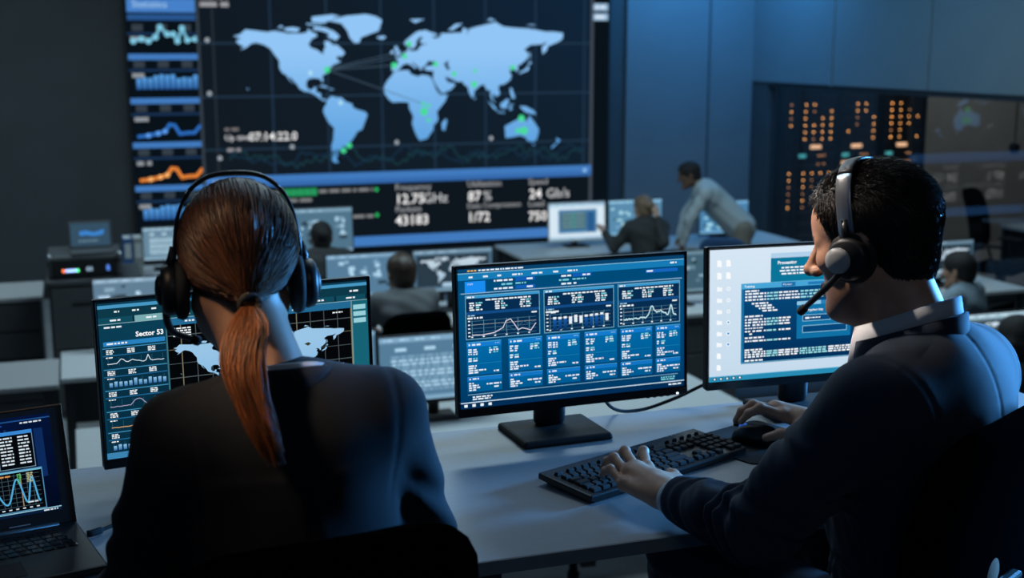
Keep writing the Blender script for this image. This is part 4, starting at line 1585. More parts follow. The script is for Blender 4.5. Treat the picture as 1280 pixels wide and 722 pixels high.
def headset(label, H, A, s, cup_x, boom, band_m, disc_m, band_y=0.0, cup_z=-0.02, side=-1, top=0.128, wide=0.013):
    """over-the-head headset in head coordinates; boom: points of the microphone arm"""
    t = thing('headset', label, 'headset', tuple(H))
    P = lambda x, y, z: Vector(A @ (np.array((x, y, z)) * s))
    rot = Matrix([list(r) for r in A])
    arc = []
    for k in range(33):
        w = math.pi * k / 32
        arc.append((-(cup_x - 0.004) * math.copysign(abs(math.cos(w)) ** 0.75, math.cos(w)), band_y, cup_z + 0.035 + (top - cup_z - 0.035) * math.sin(w) ** 0.8))
    b = MB()
    rings = []
    for i, (x, y, z) in enumerate(arc):
        i0, i1 = max(0, i - 1), min(32, i + 1)
        tx, tz = arc[i1][0] - arc[i0][0], arc[i1][2] - arc[i0][2]
        L = math.hypot(tx, tz)
        nx, nz = -tz / L, tx / L
        hw, ht = wide, 0.0035 if 7 < i < 25 else 0.0028
        rings.append([P(x + nx * ht * math.sin(a), y + hw * math.cos(a), z + nz * ht * math.sin(a)) for a in [2 * math.pi * q / 12 for q in range(12)]])
    b.loft(rings[9:24]).build('headband', M_BLACK, t)
    MB().loft(rings[:10]).build('slider', band_m, t)
    MB().loft(rings[23:]).build('slider', band_m, t)
    for sx in (-1, 1):
        cup = MB().lathe([(0.002, -0.012), (0.030, -0.012), (0.034, -0.008), (0.035, 0.0), (0.033, 0.008), (0.028, 0.012), (0.002, 0.013)],
                         tuple(P(sx * (cup_x + 0.004), band_y, cup_z)), 'X', 28, True, rot @ Matrix.Rotation(0 if sx > 0 else math.pi, 3, 'Z')).build('ear_cup', M_BLACK, t)
        MB().lathe([(0.018, 0.0), (0.032, 0.001), (0.040, 0.005), (0.042, 0.011), (0.039, 0.018), (0.030, 0.020), (0.018, 0.018)],
                   tuple(P(sx * (cup_x - 0.022), band_y, cup_z)), 'X', 28, True, rot @ Matrix.Rotation(0 if sx > 0 else math.pi, 3, 'Z')).build('ear_cushion', M_BLACKM, t)
        MB().lathe([(0.001, 0.0), (0.020, 0.0), (0.0215, 0.002), (0.020, 0.006), (0.012, 0.009), (0.001, 0.010)],
                   tuple(P(sx * (cup_x + 0.015), band_y + 0.012, cup_z)), 'X', 24, True, rot @ Matrix.Rotation(0 if sx > 0 else math.pi, 3, 'Z')).build('cup_disc', disc_m, cup)
        MB().tube([P(sx * (cup_x - 0.003), band_y, cup_z + 0.012), P(sx * (cup_x + 0.002), band_y, cup_z + 0.04), P(sx * (cup_x - 0.004), band_y, cup_z + 0.06)], 0.006 * s, 8).build('yoke', M_BLACK, t)
    bp = [P(*p) for p in boom]
    pts = bez(bp, 8)
    arm = MB().tube(pts, [0.0062 - 0.0018 * i / (len(pts) - 1) for i in range(len(pts))], 8).build('microphone_arm', M_BLACK, t)
    d = (pts[-1] - pts[-3]).normalized()
    MB().tube([pts[-1] - d * 0.004, pts[-1] - d * 0.001, pts[-1] + d * 0.012, pts[-1] + d * 0.016], [0.004, 0.0072, 0.0072, 0.004], 10).build('microphone', M_RUBBER, arm)
    return t


# ------------------------------------------------------------------ the man in the navy suit
def man_in_suit():
    th = math.radians(-28)
    T = frame_of(th)
    O = np.array((1.285, 1.66, 0.0))
    L = lambda x, y, z: O + T @ np.array((x, y, z))
    H = np.array((1.236, 1.772, 1.244))
    A = frame_of(math.radians(-33), math.radians(12))
    elbL, wriL = np.array((0.998, 1.695, 0.806)), np.array((0.950, 1.925, 0.787))
    elbR, wriR = np.array((1.53, 1.975, 0.795)), np.array((1.437, 2.200, 0.788))
    shL, shR = L(-.175, .02, 1.018), L(.175, .02, 1.018)
    F = Field((0.84, 1.40, 0.62), (1.66, 2.36, 1.40), 0.0025)
    P = sculpt_head(F, H, A, 1.02)
    F.cone(P(0, -.026, -.05), L(0, .02, 1.08), .053, .060, .03)
    F.cone(P(0, .03, -.075), L(0, .06, 1.08), .035, .045, .04)
    F.cone(L(-.12, .0, 1.04), L(.12, .0, 1.04), .06, .06, .03)
    F.ell(L(0, 0, .93), (.14, .09, .17), .03, 'u', T)
    F.ell(L(0, -.03, .74), (.13, .09, .16), .03, 'u', T)
    for sh, el, wr in ((shL, elbL, wriL), (shR, elbR, wriR)):
        F.cone(sh, el, .045, .036, .02)
        F.cone(el, el + (wr - el) * .8, .036, .028, .015)
    # left hand on the keys
    hand(F, wriL, elbL + (wriL - elbL) * .6,
         mcp=[(.961, 2.033, .800), (.937, 2.029, .803), (.915, 2.013, .799), (.896, 1.990, .790)],
         pip=[(.975, 2.080, .816), (.939, 2.083, .819), (.909, 2.065, .815), (.888, 2.033, .806)],
         dip=[(.983, 2.105, .800), (.941, 2.109, .803), (.907, 2.092, .800), (.888, 2.056, .795)],
         tip=[(.985, 2.118, .782), (.941, 2.122, .783), (.907, 2.108, .783), (.890, 2.073, .783)],
         thumb=[(.972, 1.958, .786), (1.000, 1.995, .783), (1.012, 2.028, .782), (1.016, 2.052, .780)])
    # right hand over the mouse
    hand(F, wriR, elbR + (wriR - elbR) * .6,
         mcp=[(1.362, 2.232, .806), (1.362, 2.256, .811), (1.368, 2.279, .806), (1.379, 2.299, .796)],
         pip=[(1.320, 2.252, .821), (1.317, 2.277, .821), (1.325, 2.301, .806), (1.343, 2.323, .790)],
         dip=[(1.298, 2.261, .808), (1.295, 2.285, .806), (1.307, 2.309, .788), (1.327, 2.330, .777)],
         tip=[(1.284, 2.266, .790), (1.284, 2.288, .787), (1.298, 2.312, .774), (1.318, 2.333, .769)],
         thumb=[(1.418, 2.190, .788), (1.376, 2.188, .782), (1.338, 2.200, .777), (1.311, 2.210, .769)])
    body, v = F.build('person', M_SKIN, None, O, 1,
                      skin_color((.54, .295, .195), H, A, beard=(.055, .036, .027), lips=(.40, .19, .15), s=1.02))
    tag(body, 'seated man in a navy suit and headset, typing with one hand on the mouse', 'person')
    # nails
    # jacket
    J = Field((0.80, 1.34, 0.44), (1.72, 2.24, 1.22), 0.0038)
    J.ell(L(0, .005, .93), (.185, .128, .20), .05, 'u', T)
    J.cone(L(-.145, .0, 1.012), L(.145, .0, 1.012), .076, .076, .05)
    for sx in (-1, 1):
        J.cone(L(sx * .125, .0, 1.030), L(sx * .040, -.008, 1.066), .050, .044, .04)
    J.ell(L(0, .015, .77), (.166, .125, .20), .06, 'u', T)
    J.ell(L(-.01, .03, .58), (.160, .145, .13), .05, 'u', T)
    J.cone(shL, elbL, .072, .058, .035)
    J.cone(elbL, elbL + (wriL - elbL) * .90, .057, .042, .03)
    J.cone(shR, elbR, .072, .062, .035)
    J.cone(elbR, elbR + (wriR - elbR) * .90, .060, .043, .03)
    for el, wr in ((elbL, wriL), (elbR, wriR)):
        e = el + (wr - el) * .87
        J.cut(e, wr - el, e - .09, e + .09, .003)

    def folds(el, wr, sh):
        el, wr, sh = map(np.array, (el, wr, sh))
        d1 = (wr - el) / np.linalg.norm(wr - el)
        d2 = (sh - el) / np.linalg.norm(sh - el)
        side = np.cross(d1, d2)
        side /= max(np.linalg.norm(side), 1e-6)

        def fn(x, y, z):
            p = [x - el[0], y - el[1], z - el[2]]
            s1 = p[0] * d1[0] + p[1] * d1[1] + p[2] * d1[2]
            s2 = p[0] * d2[0] + p[1] * d2[1] + p[2] * d2[2]
            q = p[0] * side[0] + p[1] * side[1] + p[2] * side[2]
            r2 = p[0] ** 2 + p[1] ** 2 + p[2] ** 2
            near = np.exp(-r2 / 0.018)
            w1 = np.sin(s1 * 128 + q * 75 + 2.4 * np.sin(q * 48 + s1 * 40 + 1.0)) * 0.0085 * np.clip(1 - np.abs(s1 - .07) / .14, 0, 1)
            w2 = np.sin(s2 * 85 - q * 55 + 2.0 * np.sin(z * 40 + x * 30)) * 0.0060 * np.clip(1 - np.abs(s2 - .09) / .16, 0, 1)
            return w1 + w2 + near * 0.002 * np.sin((s1 - s2) * 170)
        return fn
    J.push(folds(elbL, wriL, shL), np.minimum(elbL, wriL) - .10, np.maximum(shL, elbL) * 0 + np.maximum(np.maximum(elbL, wriL), elbL + (shL - elbL) * .8) + .09)
    J.push(lambda x, y, z: 0.0016 * np.sin(z * 55 + 3 * np.sin(x * 22) + y * 18) * np.sin(x * 31 + y * 17) + 0 * x, (0.8, 1.3, .5), (1.7, 1.8, 1.0))
    # centre back seam and shoulder seam
    J.push(lambda x, y, z: 0.0022 * np.exp(-((((x - O[0]) * T[0][0] + (y - O[1]) * T[1][0]) / .0035) ** 2)) * (((x - O[0]) * T[0][1] + (y - O[1]) * T[1][1]) < 0) + 0 * z, (0.8, 1.3, .5), (1.7, 1.9, 1.2))
    for sx in (-1, 1):
        def seam(x, y, z, sx=sx):
            lx = (x - O[0]) * T[0][0] + (y - O[1]) * T[1][0]
            return 0.0015 * np.exp(-(((lx * sx - (.160 + (z - 1.05) * .25)) / .004) ** 2)) * np.clip((z - .93) / .06, 0, 1) * np.exp(-np.clip(z - 1.1, 0, 1) * 3)
        J.push(seam, (0.8, 1.3, .9), (1.7, 2.0, 1.2))
    jk, _ = J.build('jacket', M_SUIT, body, O, 4)
    # shirt collar: stand and fall, open at the throat
    N0 = L(0, .038, 1.085)

    def sec(ph, r0, zb, h, fall, out, th_=.0022):
        c, s_ = math.cos(ph), math.sin(ph)               # ph = 0 at the nape
        fr = (1 - c) / 2
        zc = zb - 0.062 * fr ** 1.2
        rr = r0 + 0.008 * fr
        yy = -c * rr * (1.0 + .12 * fr)
        xx = s_ * rr
        hh = h * (1 - .15 * fr)
        fl = fall * (1 + 0.9 * fr ** 3)
        u = lambda r_, z: N0 + T @ np.array((xx * r_ / rr, yy * r_ / rr + 0.010 * fr, zc + z))
        return [u(rr, -0.012), u(rr - .003, hh), u(rr - .001, hh + .003), u(rr + .004, hh + .0025),
                u(rr + out, hh - fl), u(rr + out - th_, hh - fl - .0005), u(rr + .003, hh - .004), u(rr + .003, -0.012)]
    phs = [math.radians(a) for a in range(-158, 159, 6)]
    band('shirt_collar', M_SHIRT, body, O, phs, lambda p: sec(p, .066, .040, .042, .036, .011))
    band('jacket_collar', M_SUIT, body, O, [math.radians(a) for a in range(-124, 125, 6)], lambda p: sec(p, .078, -.004, .061, .054, .012, .003))
    # shirt cuffs
    for i, (el, wr) in enumerate(((elbL, wriL), (elbR, wriR))):
        a, b = el + (wr - el) * .84, el + (wr - el) * .925
        MB().tube([Vector(a - O), Vector(b - O), Vector(b + (wr - el) * .004 - O)], [.0385, .0378, .034], 24, True, True, ((0, 0, 1), .86)).build('shirt_cuff', M_SHIRT, body)
    # trousers
    R = Field((0.86, 1.40, 0.0), (1.66, 2.40, 0.68), 0.007)
    R.ell(L(0, -.03, .57), (.185, .155, .11), .04, 'u', T)
    for sx, kn, ft in ((-1, (1.085, 2.115, .600), (1.06, 2.17, .10)), (1, (1.36, 2.20, .595), (1.38, 2.23, .10))):
        hp = L(sx * .095, .0, .575)
        R.cone(hp, kn, .092, .072, .03)
        R.cone(kn, ft, .068, .052, .02)
    R.push(lambda x, y, z: 0.004 * np.sin(x * 120 + y * 40 + 2 * np.sin(z * 60)) + 0 * z, (0.9, 1.9, .5), (1.5, 2.3, .68))
    R.build('trousers', M_SUIT, body, O, 2)
    S = Field((0.95, 2.05, 0.0), (1.5, 2.5, 0.16), 0.007)
    for fx, fy in ((1.055, 2.19), (1.385, 2.25)):
        S.cone((fx, fy - .02, .055), (fx - .03, fy + .16, .035), .046, .036, .02)
    S.cut((0, 0, .004), (0, 0, -1), (0.9, 2.0, -.1), (1.6, 2.6, .05))
    S.build('shoes', M_SHOE, body, O, 1)
    # hair: cap with a hairline, then short strands
    G = Field(H - .16, H + .17, 0.0032)
    s = 1.02
    G.ell(P(0, -.014, .034), np.array((.081, .103, .089)) * s, .004, 'u', A)
    G.ell(P(0, .026, .046), np.array((.068, .066, .064)) * s, .02, 'u', A)
    G.ell(P(0, -.048, -.034), np.array((.058, .050, .058)) * s, .03, 'u', A)
    G.cut(P(0, .0, -.030), A @ np.array((0, .52, -.85)), H - .2, H + .2, .006)
    G.ell(P(0, .118, -.016), np.array((.125, .098, .116)) * s, .006, 's', A)
    for sx in (-1, 1):
        G.ell(P(sx * .085, -.010, -.020), np.array((.030, .026, .036)) * s, .006, 's', A)
    hair, hv = G.build('hair', M_HAIRM, body, O, 1)
    rng = np.random.RandomState(4)
    vn = np.empty(len(hv) * 3, np.float32)
    hair.data.vertices.foreach_get('normal', vn)
    vn = vn.reshape(-1, 3)
    sel = rng.choice(len(hv), min(11000, len(hv)), replace=len(hv) < 11000)
    paths = []
    for p, nn in zip(hv[sel], vn[sel]):
        l = ((p - H) @ A) / s
        n = A.T @ nn
        if n[2] < -0.8:
            continue
        top = max(0.0, n[2])
        fr = max(0.0, min(1.0, (l[1] - .01) / .05))
        comb = np.array((.35, -.85 * top + .25 * fr, -.95 + .8 * top)) + rng.normal(0, .16, 3)
        d = comb - n * (comb @ n)
        d = A @ (d / max(np.linalg.norm(d), 1e-3))
        ln = rng.uniform(.008, .017) * (0.75 + .7 * top)
        lift = .22 + .16 * top
        q0 = p - nn * .0012
        paths.append([q0, q0 + (d * .75 + nn * (lift + .12)) * ln * .6, q0 + (d * 1.05 + nn * lift) * ln * 1.1])
    strand_object('hair_strands', paths, .0010, .0003, M_HAIRM, hair, O)
    headset('black headset with a silver band and pale round disc on the man in the suit', H, A, 1.02, .088,
            [(-.100, .006, -.028), (-.103, .026, -.046), (-.096, .062, -.070), (-.082, .096, -.090)],
            mat('silver_band', (.62, .64, .66), .3, .85), mat('pale_grey_disc', (.50, .52, .52), .45), band_y=.004, cup_z=-.018, top=.133)


man_in_suit()


# ------------------------------------------------------------------ the woman seen from behind
def woman_in_blazer():
    th = math.radians(-6)
    T = frame_of(th)
    O = np.array((0.25, 1.665, 0.0))
    L = lambda x, y, z: O + T @ np.array((x, y, z))
    H = np.array((0.209, 1.760, 1.262))
    A = frame_of(math.radians(2), math.radians(8))
    s = 0.96
    shL, shR = L(-.138, .0, 1.056), L(.138, .0, 1.056)
    elbL, wriL = L(-.205, .02, .82), np.array((0.12, 1.98, .785))
    elbR, wriR = L(.205, .02, .82), np.array((0.36, 1.99, .785))
    F = Field((-.08, 1.42, .64), (.58, 2.16, 1.40), 0.0036)
    P = sculpt_head(F, H, A, s, True, True, True)
    F.cone(P(0, -.030, -.05), L(0, .0, 1.07), .047, .052, .03)
    F.cone(P(0, .02, -.08), L(0, .03, 1.07), .032, .04, .04)
    F.cone(L(-.11, 0, 1.05), L(.11, 0, 1.05), .05, .05, .03)
    F.ell(L(0, 0, .92), (.12, .085, .17), .03, 'u', T)
    for sh, el, wr in ((shL, elbL, wriL), (shR, elbR, wriR)):
        F.cone(sh, el, .037, .032, .02)
        F.cone(el, el + (wr - el) * .85, .032, .024, .015)
    for sx, w in ((-1, wriL), (1, wriR)):
        el = elbL if sx < 0 else elbR
        base = w + np.array((0, .075, .006))
        off = [(-sx * .026, .002), (-sx * .008, .008), (sx * .011, .004), (sx * .028, -.008)]
        m_ = [base + np.array((a, b, 0)) for a, b in off]
        hand(F, w, el + (w - el) * .6, m_, [q + np.array((0, .036, .012)) for q in m_], [q + np.array((0, .056, -.001)) for q in m_], [q + np.array((0, .066, -.018)) for q in m_],
             [w + np.array((-sx * .02, .03, 0)), w + np.array((-sx * .042, .055, -.004)), w + np.array((-sx * .05, .082, -.01)), w + np.array((-sx * .05, .10, -.016))], .9)
    body, _ = F.build('person', M_SKIN, None, O, 1, skin_color((.42, .235, .165), H, A, lips=(.4, .16, .14), s=s))
    tag(body, 'woman in a dark blazer with an auburn ponytail, seen from behind wearing a headset', 'person')
    J = Field((-.10, 1.40, .44), (.60, 2.02, 1.20), 0.0042)
    J.ell(L(0, .0, .95), (.160, .118, .20), .05, 'u', T)
    J.cone(L(-.115, -.012, 1.050), L(.115, -.012, 1.050), .066, .066, .05)
    for sx in (-1, 1):
        J.cone(L(sx * .115, -.01, 1.070), L(sx * .035, -.012, 1.082), .046, .038, .035)
        J.ell(L(sx * .148, -.004, 1.068), (.044, .050, .042), .02, 'u', T)
    J.ell(L(0, -.02, .75), (.150, .118, .20), .06, 'u', T)
    J.ell(L(0, -.03, .56), (.185, .150, .13), .06, 'u', T)
    for sh, el, wr in ((shL, elbL, wriL), (shR, elbR, wriR)):
        J.cone(sh, el, .060, .054, .02)
        J.cone(el, el + (wr - el) * .90, .052, .038, .03)
        e = el + (wr - el) * .88
        J.cut(e, wr - el, e - .07, e + .07, .003)

    def wr_(x, y, z):
        lx = (x - O[0]) * T[0][0] + (y - O[1]) * T[1][0]
        a = np.clip((np.abs(lx) - .135) / .03, 0, 1)
        return a * 0.0035 * np.sin(z * 78 + 2.2 * np.sin(z * 21 + lx * 30) + lx * 40) * np.clip((1.02 - z) / .08, 0, 1) + 0.0014 * np.sin(z * 38 + lx * 25 + 2 * np.sin(lx * 30)) * (z < 1.02)
    J.push(wr_, (-.1, 1.4, .6), (.6, 2.0, 1.06))
    J.push(lambda x, y, z: 0.0020 * np.exp(-((((x - O[0]) * T[0][0] + (y - O[1]) * T[1][0]) / .0035) ** 2)) * (y < 1.66) + 0 * z, (-.1, 1.4, .5), (.6, 1.66, 1.12))
    for sx in (-1, 1):
        def seam(x, y, z, sx=sx):
            lx = (x - O[0]) * T[0][0] + (y - O[1]) * T[1][0]
            return 0.0018 * np.exp(-(((lx * sx - (.134 + (z - 1.05) * .12)) / .004) ** 2)) * np.clip((z - .94) / .05, 0, 1)
        J.push(seam, (-.1, 1.4, .9), (.6, 2.0, 1.16))
    J.build('blazer', M_SUITW, body, O, 2)
    N0 = L(0, .012, 1.094)

    def sec(ph, r0, zb, h, fall, out, th_=.002):
        c, s_ = math.cos(ph), math.sin(ph)
        fr = (1 - c) / 2
        zc = zb - 0.060 * fr ** 1.2
        rr = r0 + .008 * fr
        xx, yy = s_ * rr, -c * rr
        fl = fall * (1 + .8 * fr ** 3)
        u = lambda r_, z: N0 + T @ np.array((xx * r_ / rr, yy * r_ / rr + .01 * fr, zc + z))
        return [u(rr, -.012), u(rr - .003, h), u(rr - .001, h + .003), u(rr + .004, h + .0025), u(rr + out, h - fl), u(rr + out - th_, h - fl), u(rr + .003, h - .004), u(rr + .003, -.012)]
    band('shirt_collar', M_SHIRT, body, O, [math.radians(a) for a in range(-150, 151, 6)], lambda p: sec(p, .056, .020, .036, .030, .010))
    band('blazer_collar', M_SUITW, body, O, [math.radians(a) for a in range(-124, 125, 6)], lambda p: sec(p, .067, -.008, .060, .056, .020, .004))
    R = Field((-.06, 1.42, 0.0), (.56, 2.30, .66), 0.009)
    R.ell(L(0, -.03, .56), (.18, .15, .10), .04, 'u', T)
    for sx in (-1, 1):
        R.cone(L(sx * .085, 0, .57), L(sx * .10, .42, .585), .085, .064, .03)
        R.cone(L(sx * .10, .42, .585), L(sx * .10, .45, .08), .060, .045, .02)
    R.build('trousers', M_TROUS, body, O, 2)
    S = Field((-.05, 2.0, 0.0), (.55, 2.4, .14), 0.008)
    for sx in (-1, 1):
        S.cone(L(sx * .10, .44, .045), L(sx * .10, .60, .03), .038, .03, .02)
    S.cut((0, 0, .004), (0, 0, -1), (-.1, 1.9, -.1), (.7, 2.6, .05))
    S.build('shoes', M_SHOE, body, O, 1)
    # hair cap
    G = Field(H - .16, H + .16, 0.0035)
    G.ell(P(0, -.012, .034), np.array((.081, .104, .091)) * s, .004, 'u', A)
    G.ell(P(0, .03, .045), np.array((.070, .066, .066)) * s, .02, 'u', A)
    G.ell(P(.002, -.102, -.046), np.array((.016, .016, .014)) * s, .02, 'u', A)
    G.cut(P(0, .0, -.034), A @ np.array((0, .45, -.89)), H - .2, H + .2, .008)
    G.ell(P(0, .128, -.030), np.array((.092, .082, .108)) * s, .006, 's', A)
    hair, _ = G.build('hair', M_HAIRW, body, O, 2)
    rng = np.random.RandomState(2)
    TW = ((.030, .012, .007), (.40, .125, .034))  # ponytail tones, brighter than the head strands: light painted into the colour
    tie = np.array((.002, -.124, -.050))
    cen = np.array((0, -.012, .030))
    rad = np.array((.0835, .1065, .0935))
    td = (tie - cen) / rad
    td /= np.linalg.norm(td)
    paths = []
    for i in range(2200):
        a = rng.uniform(0, 2 * math.pi)
        # start on the hairline circle around the tie direction, far side of the head
        ax = np.cross(td, np.array((1, 0, 0)))
        ax /= np.linalg.norm(ax)
        bx = np.cross(td, ax)
        w = rng.uniform(.22, 2.25)
        sd = td * math.cos(w) + (ax * math.cos(a) + bx * math.sin(a)) * math.sin(w)
        p0 = cen + rad * sd
        if p0[2] < -.035 + .45 * (p0[1]) + .0 or (p0[1] > .055 and p0[2] < .065):
            continue
        lift = rng.uniform(.992, 1.022)
        pts = []
        wave = rng.normal(0, .010)
        for k in range(13):
            t = k / 12
            ww = w * (1 - t)
            d = td * math.cos(ww) + (ax * math.cos(a + wave * math.sin(3 * t) * 6) + bx * math.sin(a + wave * math.sin(3 * t) * 6)) * math.sin(ww)
            p = cen + rad * d * (lift + .0 * t)
            e = t ** 3
            p = p * (1 - e) + (tie + np.array((rng.normal(0, .004), .004, rng.normal(0, .004)))) * e
            pts.append(P(*p))
        paths.append(pts)
    strand_object('hair_strands', paths, .0009, .0007, M_STRANDW, hair, O, 3, ((.022, .010, .006), (.17, .058, .021)))
    # ponytail
    cpt = [P(*tie), P(-.002, -.146, -.072), np.array((.188, 1.578, 1.175)), np.array((.193, 1.549, 1.130)), np.array((.206, 1.528, 1.085)), np.array((.221, 1.522, 1.045))]
    cl = np.array([tuple(q) for q in bez([tuple(q) for q in cpt], 6)])
    nT = len(cl)
    wid = np.interp(np.linspace(0, 1, nT), [0, .08, .25, .45, .7, .88, 1], [.009, .015, .028, .027, .019, .012, .007])
    paths = []
    for i in range(1300):
        a, r = rng.uniform(0, 2 * math.pi), math.sqrt(rng.uniform(0, 1))
        stop = int(nT * rng.uniform(.72, 1.0)) if rng.rand() < .75 else int(nT * rng.uniform(.45, .75))
        sw = rng.normal(0, .35)
        pts = []
        for k in range(max(6, stop)):
            kk = min(k, nT - 1)
            f = kk / (nT - 1)
            aa = a + sw * f * 2
            pts.append(cl[kk] + np.array((math.cos(aa) * r * wid[kk], math.sin(aa) * r * wid[kk] * .62, math.sin(aa) * r * wid[kk] * .2)) + np.array((.005 * math.sin(7 * f + a * 3), .003 * math.sin(5 * f + a * 7), 0)) * f)
        paths.append(pts[::2] + [pts[-1]])
    strand_object('ponytail', paths, .0009, .0003, M_STRANDW, hair, O, 3, TW)
    tp = [P(*(tie + np.array((.0125 * math.cos(q), .003 * math.sin(q * 2), .0125 * math.sin(q))))) - O for q in np.linspace(0, 2 * math.pi, 17)]
    MB().tube([Vector(q) for q in tp], .0045, 8).build('hair_tie', M_RUBBER, hair)
    headset('black headset with a microphone boom on the woman with the ponytail', H, A, .96, .092,
            [(-.098, .004, -.045), (-.103, .020, -.066), (-.095, .050, -.092), (-.066, .080, -.108)],
            mat('dark_band', (.03, .032, .035), .3, .3), M_BLACK, band_y=-.004, cup_z=-.030, top=.132, wide=.011)


woman_in_blazer()
office_chair('office_chair', 'black office chair the woman with the ponytail sits on', (0.240, 1.70, 0), math.radians(6), back_h=.405, back_w=.45, recline=.08, round_top=.11)
office_chair('office_chair', 'black high-backed office chair under the man in the suit', (1.228, 1.768, 0), math.radians(29), back_h=.43, back_w=.53, recline=.06, round_top=.07, lever=True, wing=.012)


# ------------------------------------------------------------------ the lower operations floor
def bench(name, label, x0, x1, y0, y1, m=None, panel=True, drawers=0, z=LDESK):
    t = thing(name, label, 'desk', ((x0 + x1) / 2, (y0 + y1) / 2, FLOOR))
    w, d, h = x1 - x0, y1 - y0, z - FLOOR
    MB().box((0, 0, h - 0.014), (w, d, 0.028), 0.003, 1).build('desk_top', m or M_WHITED, t)
    for sx in (-1, 1):
        for sy in (-1, 1):
            MB().box((sx * (w / 2 - 0.04), sy * (d / 2 - 0.04), (h - 0.028) / 2), (0.05, 0.05, h - 0.028)).build('leg', M_DARKST, t)
    if panel:
        MB().box((0, d / 2 - 0.08, h - 0.24), (w - 0.12, 0.018, 0.40)).build('modesty_panel', M_CAB, t)
    if drawers:
        pw = 0.44
        for side in range(drawers):
            px = (-w / 2 + 0.30) if side == 0 else (w / 2 - 0.30)
            ped = MB().box((px, -0.02, (h - 0.03) / 2 + 0.01), (pw, d - 0.10, h - 0.05), 0.004, 1).build('pedestal', M_CAB, t)
            for k in range(3):
                dr = MB().box((px, -d / 2 + 0.025, 0.13 + k * 0.21), (pw - 0.02, 0.02, 0.195), 0.003, 1).build('drawer', M_CAB, ped)
    return t


def cabinet(name, label, x0, x1, y0, y1, z1, top_m, rows=3):
    t = thing(name, label, 'cabinet', ((x0 + x1) / 2, (y0 + y1) / 2, FLOOR))
    w, d, h = x1 - x0, y1 - y0, z1 - FLOOR
    MB().box((0, 0, h / 2 - 0.02), (w, d, h - 0.04), 0.004, 1).build('body', M_CAB, t)
    MB().box((0, -0.01, h - 0.018), (w + 0.03, d + 0.03, 0.036), 0.004, 1).build('top', top_m, t)
    for k in range(rows):
        hh = (h - 0.10) / rows
        dr = MB().box((0, -d / 2 - 0.008, 0.05 + hh * (k + .5)), (w - 0.03, 0.018, hh - 0.012), 0.003, 1).build('drawer', M_CAB, t)
        MB().box((0, -d / 2 - 0.024, 0.05 + hh * (k + .5) + hh * .25), (w * .5, 0.012, 0.012)).build('handle', M_DARKST, dr)
    return t


bench('work_desk', 'pale desk in the middle of the lower floor under the table-listing monitor', -0.06, 3.3, 5.74, 6.46)
bench('work_desk', 'grey pedestal desk with dark drawers at the far left below the laptop', -1.7, -0.14, 7.38, 8.02, M_DESK, True, 2)
bench('work_desk', 'small pale desk adjoining the grey pedestal desk at the left', -0.13, 1.05, 7.5, 8.2)
bench('work_desk', 'pale desk in front of the man in the grey jacket', 1.25, 3.25, 8.2, 8.95)
bench('work_desk', 'pale desk of the dark-haired person nearest the wall screen', 1.0, 2.8, 9.75, 10.45)
bench('work_desk', 'pale desk holding two binders and a small monitor under the wall screen', 0.25, 1.4, 10.6, 11.3)
bench('work_desk', 'long pale desk in front of the blue wall where the man leans', 3.75, 6.6, 10.62, 11.40)
bench('work_desk', 'pale desk with dark drawers behind the pale desktop monitor', 3.95, 7.0, 7.95, 8.65, None, True, 2)
bench('work_desk', 'pale desk at the right edge before the long-haired woman', 4.55, 6.6, 5.72, 6.42)
cabinet('drawer_cabinet', 'wide dark drawer cabinet with a grey top against the left wall area', -1.7, -0.28, 10.15, 10.8, LDESK, M_DESK, 3)
cab = cabinet('equipment_cabinet', 'tall dark cabinet carrying the recorder unit at the left', -0.20, 0.42, 9.32, 9.92, -0.06, M_CAB, 2)
MB().box((-0.0 - 0.11 + 0.12, -0.31, 0.80), (0.05, 0.012, 0.05)).build('label_plate', M_WHITED, cab)


def recorder():
    t = thing('recorder_unit', 'dark equipment case with red, blue and green lights on the tall cabinet', 'equipment', (0.05, 9.62, -0.06))
    MB().box((0, 0, 0.085), (0.50, 0.50, 0.15), 0.012, 2).build('case', M_CAB, t)
    MB().box((0, -0.252, 0.085), (0.44, 0.012, 0.11), 0.003, 1).build('front_panel', M_BLACK, t)
    for s in (-1, 1):
        MB().tube([(s * .235, -.26, .14), (s * .235, -.285, .15), (s * .235, -.285, .17), (s * .235, -.26, .18)], .012, 8).build('handle', M_STEEL, t)
    for sx in (-1, 1):
        for sy in (-1, 1):
            MB().lathe([(.012, 0), (.014, .012)], (sx * .2, sy * .2, 0), sides=10).build('foot', M_RUBBER, t)
    for k, (x, c) in enumerate(((-.145, (1, .18, .05)), (-.123, (.35, .55, 1)), (-.105, (.35, .55, 1)), (-.087, (.35, .55, 1)), (-.069, (.35, .55, 1)), (-.050, (.1, .9, .3)))):
        MB().lathe([(.001, -.004), (.010, -.004), (.010, 0), (.001, 0)], (x, -.258, .060), 'Y', 12).build('indicator_light', mat('led_%d' % (0 if k == 0 else 2 if k == 5 else 1), c, .4, emit=c, estr=2.2), t)
    cv = Canvas(60, 40, (8, 16, 26), 0.0004)
    cv.text('66', 6, 34, 44, (170, 200, 225), 1, .02)
    cv.build('number_readout', .06, .04, Matrix.Translation((.03, -.2605, .068)), t, 1.0)
    cv = Canvas(30, 40, (8, 16, 40), 0.0004)
    cv.text('8', 2, 36, 46, (90, 140, 240), 1, .03)
    cv.build('number_readout', .03, .05, Matrix.Translation((.155, -.2605, .070)), t, 1.2)


recorder()


